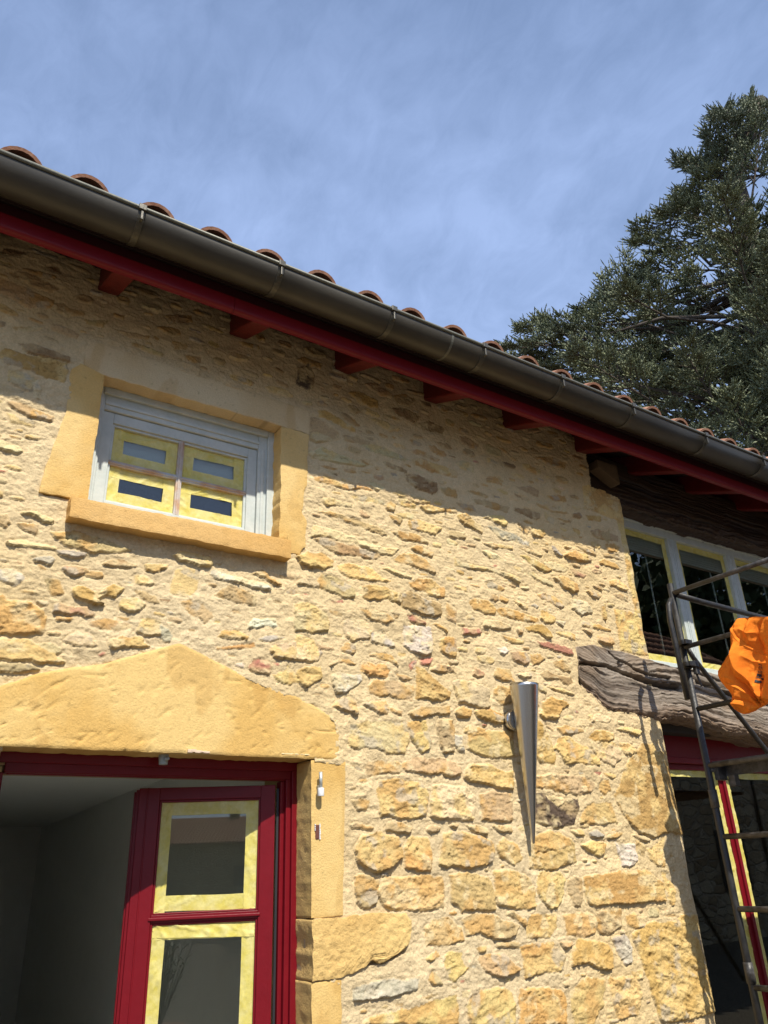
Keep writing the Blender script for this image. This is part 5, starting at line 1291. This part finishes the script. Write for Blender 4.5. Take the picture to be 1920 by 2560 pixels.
# ================================================================== ground and what stands behind the camera
V = np.array([(-400, -400, 0), (400, -400, 0), (400, 400, 0), (-400, 400, 0)], float)
o = mesh_np('ground', V, [(0, 1, 2, 3)], M['ground'], None); tag(o, kind='structure')
mstone = bpy.data.materials.new('shaded_rubble'); mstone.use_nodes = True; N = mstone.node_tree.nodes; L = mstone.node_tree.links
t = N.new('ShaderNodeTexCoord'); mp = N.new('ShaderNodeMapping'); mp.inputs['Scale'].default_value = (1, 1, 1.9); L.new(t.outputs['Object'], mp.inputs[0])
nz = N.new('ShaderNodeTexNoise'); nz.inputs['Scale'].default_value = 3; L.new(mp.outputs[0], nz.inputs[0])
ad = N.new('ShaderNodeMix'); ad.data_type = 'RGBA'; ad.inputs[0].default_value = .12; L.new(mp.outputs[0], ad.inputs[6]); L.new(nz.outputs['Color'], ad.inputs[7])
vo = N.new('ShaderNodeTexVoronoi'); vo.feature = 'DISTANCE_TO_EDGE'; vo.inputs['Scale'].default_value = 3.2; L.new(ad.outputs[2], vo.inputs[0])
vc = N.new('ShaderNodeTexVoronoi'); vc.inputs['Scale'].default_value = 3.2; L.new(ad.outputs[2], vc.inputs[0])
mr = N.new('ShaderNodeMapRange'); mr.inputs[2].default_value = .10; L.new(vo.outputs[0], mr.inputs[0])
hs = N.new('ShaderNodeSeparateColor'); L.new(vc.outputs['Color'], hs.inputs[0])
c1 = N.new('ShaderNodeMix'); c1.data_type = 'RGBA'; L.new(hs.outputs[0], c1.inputs[0]); c1.inputs[6].default_value = (.30, .20, .10, 1); c1.inputs[7].default_value = (.58, .46, .28, 1)
c2 = N.new('ShaderNodeMix'); c2.data_type = 'RGBA'; L.new(mr.outputs[0], c2.inputs[0]); c2.inputs[6].default_value = (.62, .52, .36, 1); L.new(c1.outputs[2], c2.inputs[7])
L.new(c2.outputs[2], N['Principled BSDF'].inputs['Base Color']); bp = N.new('ShaderNodeBump'); bp.inputs['Distance'].default_value = .05; L.new(mr.outputs[0], bp.inputs['Height']); L.new(bp.outputs[0], N['Principled BSDF'].inputs['Normal'])
N['Principled BSDF'].inputs['Roughness'].default_value = .95
def outbuilding(name, c, yaw, w, d, h, rise, label):
    e = empty(name, c, label, 'building'); Mx = Matrix.Translation(c) @ Matrix.Rotation(yaw, 4, 'Z')
    b = MB(); b.box((-w/2, -d/2, 0), (w/2, d/2, h), Mx)
    b.prism([Mx @ Vector((-w/2, -d/2, h)), Mx @ Vector((-w/2, d/2, h)), Mx @ Vector((-w/2, 0, h+rise))], (Mx.to_3x3() @ Vector((w, 0, 0)))); b.build('wall', mstone, e)
    b = MB(); th = .08
    for s in (-1, 1):
        b.prism([Mx @ Vector((-w/2-.3, s*(d/2+.45), h-.45*rise/(d/2)+.02)), Mx @ Vector((-w/2-.3, 0, h+rise+.03)), Mx @ Vector((-w/2-.3, 0, h+rise+.12)), Mx @ Vector((-w/2-.3, s*(d/2+.45), h-.45*rise/(d/2)+.12))], Mx.to_3x3() @ Vector((w+.6, 0, 0)))
        nn = int(w/.24)
        for k in range(nn):
            x = -w/2+k*.24
            for q in range(int(d/2/.5)+1):
                y0 = s*(d/2+.45-q*.5); y1 = s*max(0, (d/2+.45-(q+1)*.5)); z0 = h+rise*(1-abs(y0)/(d/2)); z1 = h+rise*(1-abs(y1)/(d/2))
                b.tube([Mx @ Vector((x, y0, z0+.115)), Mx @ Vector((x, y1, z1+.10))], [.085, .07], 6, cap=True)
    rf = b.build('roof', M['tile'], e)
    for x in (-w*.28, w*.22): MB().box((x, -.3, h+rise*.6), (x+.7, .3, h+rise+.8), Mx).build('chimney', mstone, rf)
    for x in (-w*.3, 0, w*.25): MB().box((x, d/2-.02, .9), (x+1.0, d/2+.02, 2.1), Mx).build('window', M['dark'], e)
outbuilding('barn', (-31.0, -50.0, 0), math.radians(-20), 34, 13, 3.5, 1.8, 'low stone barn with tiled roof and chimneys across the yard')
outbuilding('farm_wing', (12.0, -11.0, 0), math.radians(0), 15, 6, 5.4, 2.1, 'long rubble stone wing with tiled roof along the far side of the yard')
# potted oleander reflected low in the open door
def bush():
    R = np.random.default_rng(8); e = empty('potted_oleander', (-1.55, -4.3, 0), 'bushy potted oleander standing in the yard', 'plant')
    b = MB(); b.tube([(-1.55, -4.3, 0), (-1.55, -4.3, .42)], [.20, .26], 24); b.build('pot', M['tile'], e)
    st = MB(); V = []; F = []; k = 0
    for i in range(26):
        a = R.uniform(0, 6.28); ln = R.uniform(.5, .95); lean = R.uniform(.1, .5); p0 = np.array((-1.55, -4.3, .4)); p1 = p0+np.array((math.cos(a)*lean*ln, math.sin(a)*lean*ln, ln)); st.tube([tuple(p0), tuple(p1)], [.010, .004], 5)
        for j in range(22):
            t = R.uniform(.3, 1); q = p0*(1-t)+p1*t; b_ = R.uniform(0, 6.28); d = np.array((math.cos(b_), math.sin(b_), R.uniform(.1, 1))); d /= np.linalg.norm(d); s = np.cross(d, (0, 0, 1)); s /= np.linalg.norm(s); l = R.uniform(.09, .15)
            V += [q, q+d*l*.5+s*.011, q+d*l, q+d*l*.5-s*.011]; F.append((k, k+1, k+2, k+3)); k += 4
    st.build('stems', M['bark'], e); mesh_np('foliage', V, F, mat('oleander_leaf', (.07, .11, .045), rough=.5), e, smooth=False)
bush()

# unseen trees added to darken the window reflections and block low sky
def blocker_tree():
    R = np.random.default_rng(21); B = np.array((25.0, -15.0, 0)); e = empty('added_blocker_tree', tuple(B), 'unseen leafy tree added behind the farm wing to darken the reflections', 'tree')
    t = MB(); t.tube([tuple(B), tuple(B+(.2, .1, 3)), tuple(B+(.1, -.2, 8)), tuple(B+(.3, 0, 13))], [.4, .32, .2, .05], 12); n = 9000
    c = R.normal(0, 1, (60, 3)); c /= np.linalg.norm(c, axis=1)[:, None]; c = B+(0, 0, 9.5)+c*np.array((4.6, 4.6, 5.0))*R.uniform(.3, 1, (60, 1))
    for q in c[::3]: t.tube([tuple(B+(0, 0, max(3, q[2]-4))), tuple(q)], [.12, .03], 6)
    k = R.integers(0, 60, n); d = R.normal(0, 1, (n, 3)); d /= np.linalg.norm(d, axis=1)[:, None]; p = c[k]+d*R.uniform(.7, 1.9, (n, 1))
    u = R.normal(0, 1, (n, 3)); u /= np.linalg.norm(u, axis=1)[:, None]; w = np.cross(u, R.normal(0, 1, (n, 3))); w /= np.linalg.norm(w, axis=1)[:, None]; s = R.uniform(.14, .30, (n, 1))
    V = np.concatenate([p-u*s, p+w*s*.6, p+u*s, p-w*s*.6]); i = np.arange(n); F = np.stack([i, i+n, i+2*n, i+3*n], -1)
    t.build('trunk', M['bark'], e); mesh_np('crown', V, F, mat('broad_leaf', (.06, .095, .03), rough=.6, vary=.2), e, smooth=False)
    return e
bt = blocker_tree(); bt['group'] = 'unseen broadleaf trees added to cut the low skylight'
for (x, y, rz, sc, lab) in ((13, -24, 1, 1.0, 'behind the middle of the wing'), (2.5, -26, 2.2, .78, 'just past the left end of the wing'), (-5.5, -28, 3.5, .95, 'between the wing and the barn'), (36, -17, 4.4, 1.1, 'furthest out behind the gable')):
    c = bt.copy(); SC.collection.objects.link(c); c.location = (x, y, 0); c.rotation_euler = (0, 0, rz); c.scale = (sc, sc, sc); c['label'] = 'broad leafy tree '+lab
    for ch in bt.children:
        d = ch.copy(); SC.collection.objects.link(d); d.parent = c
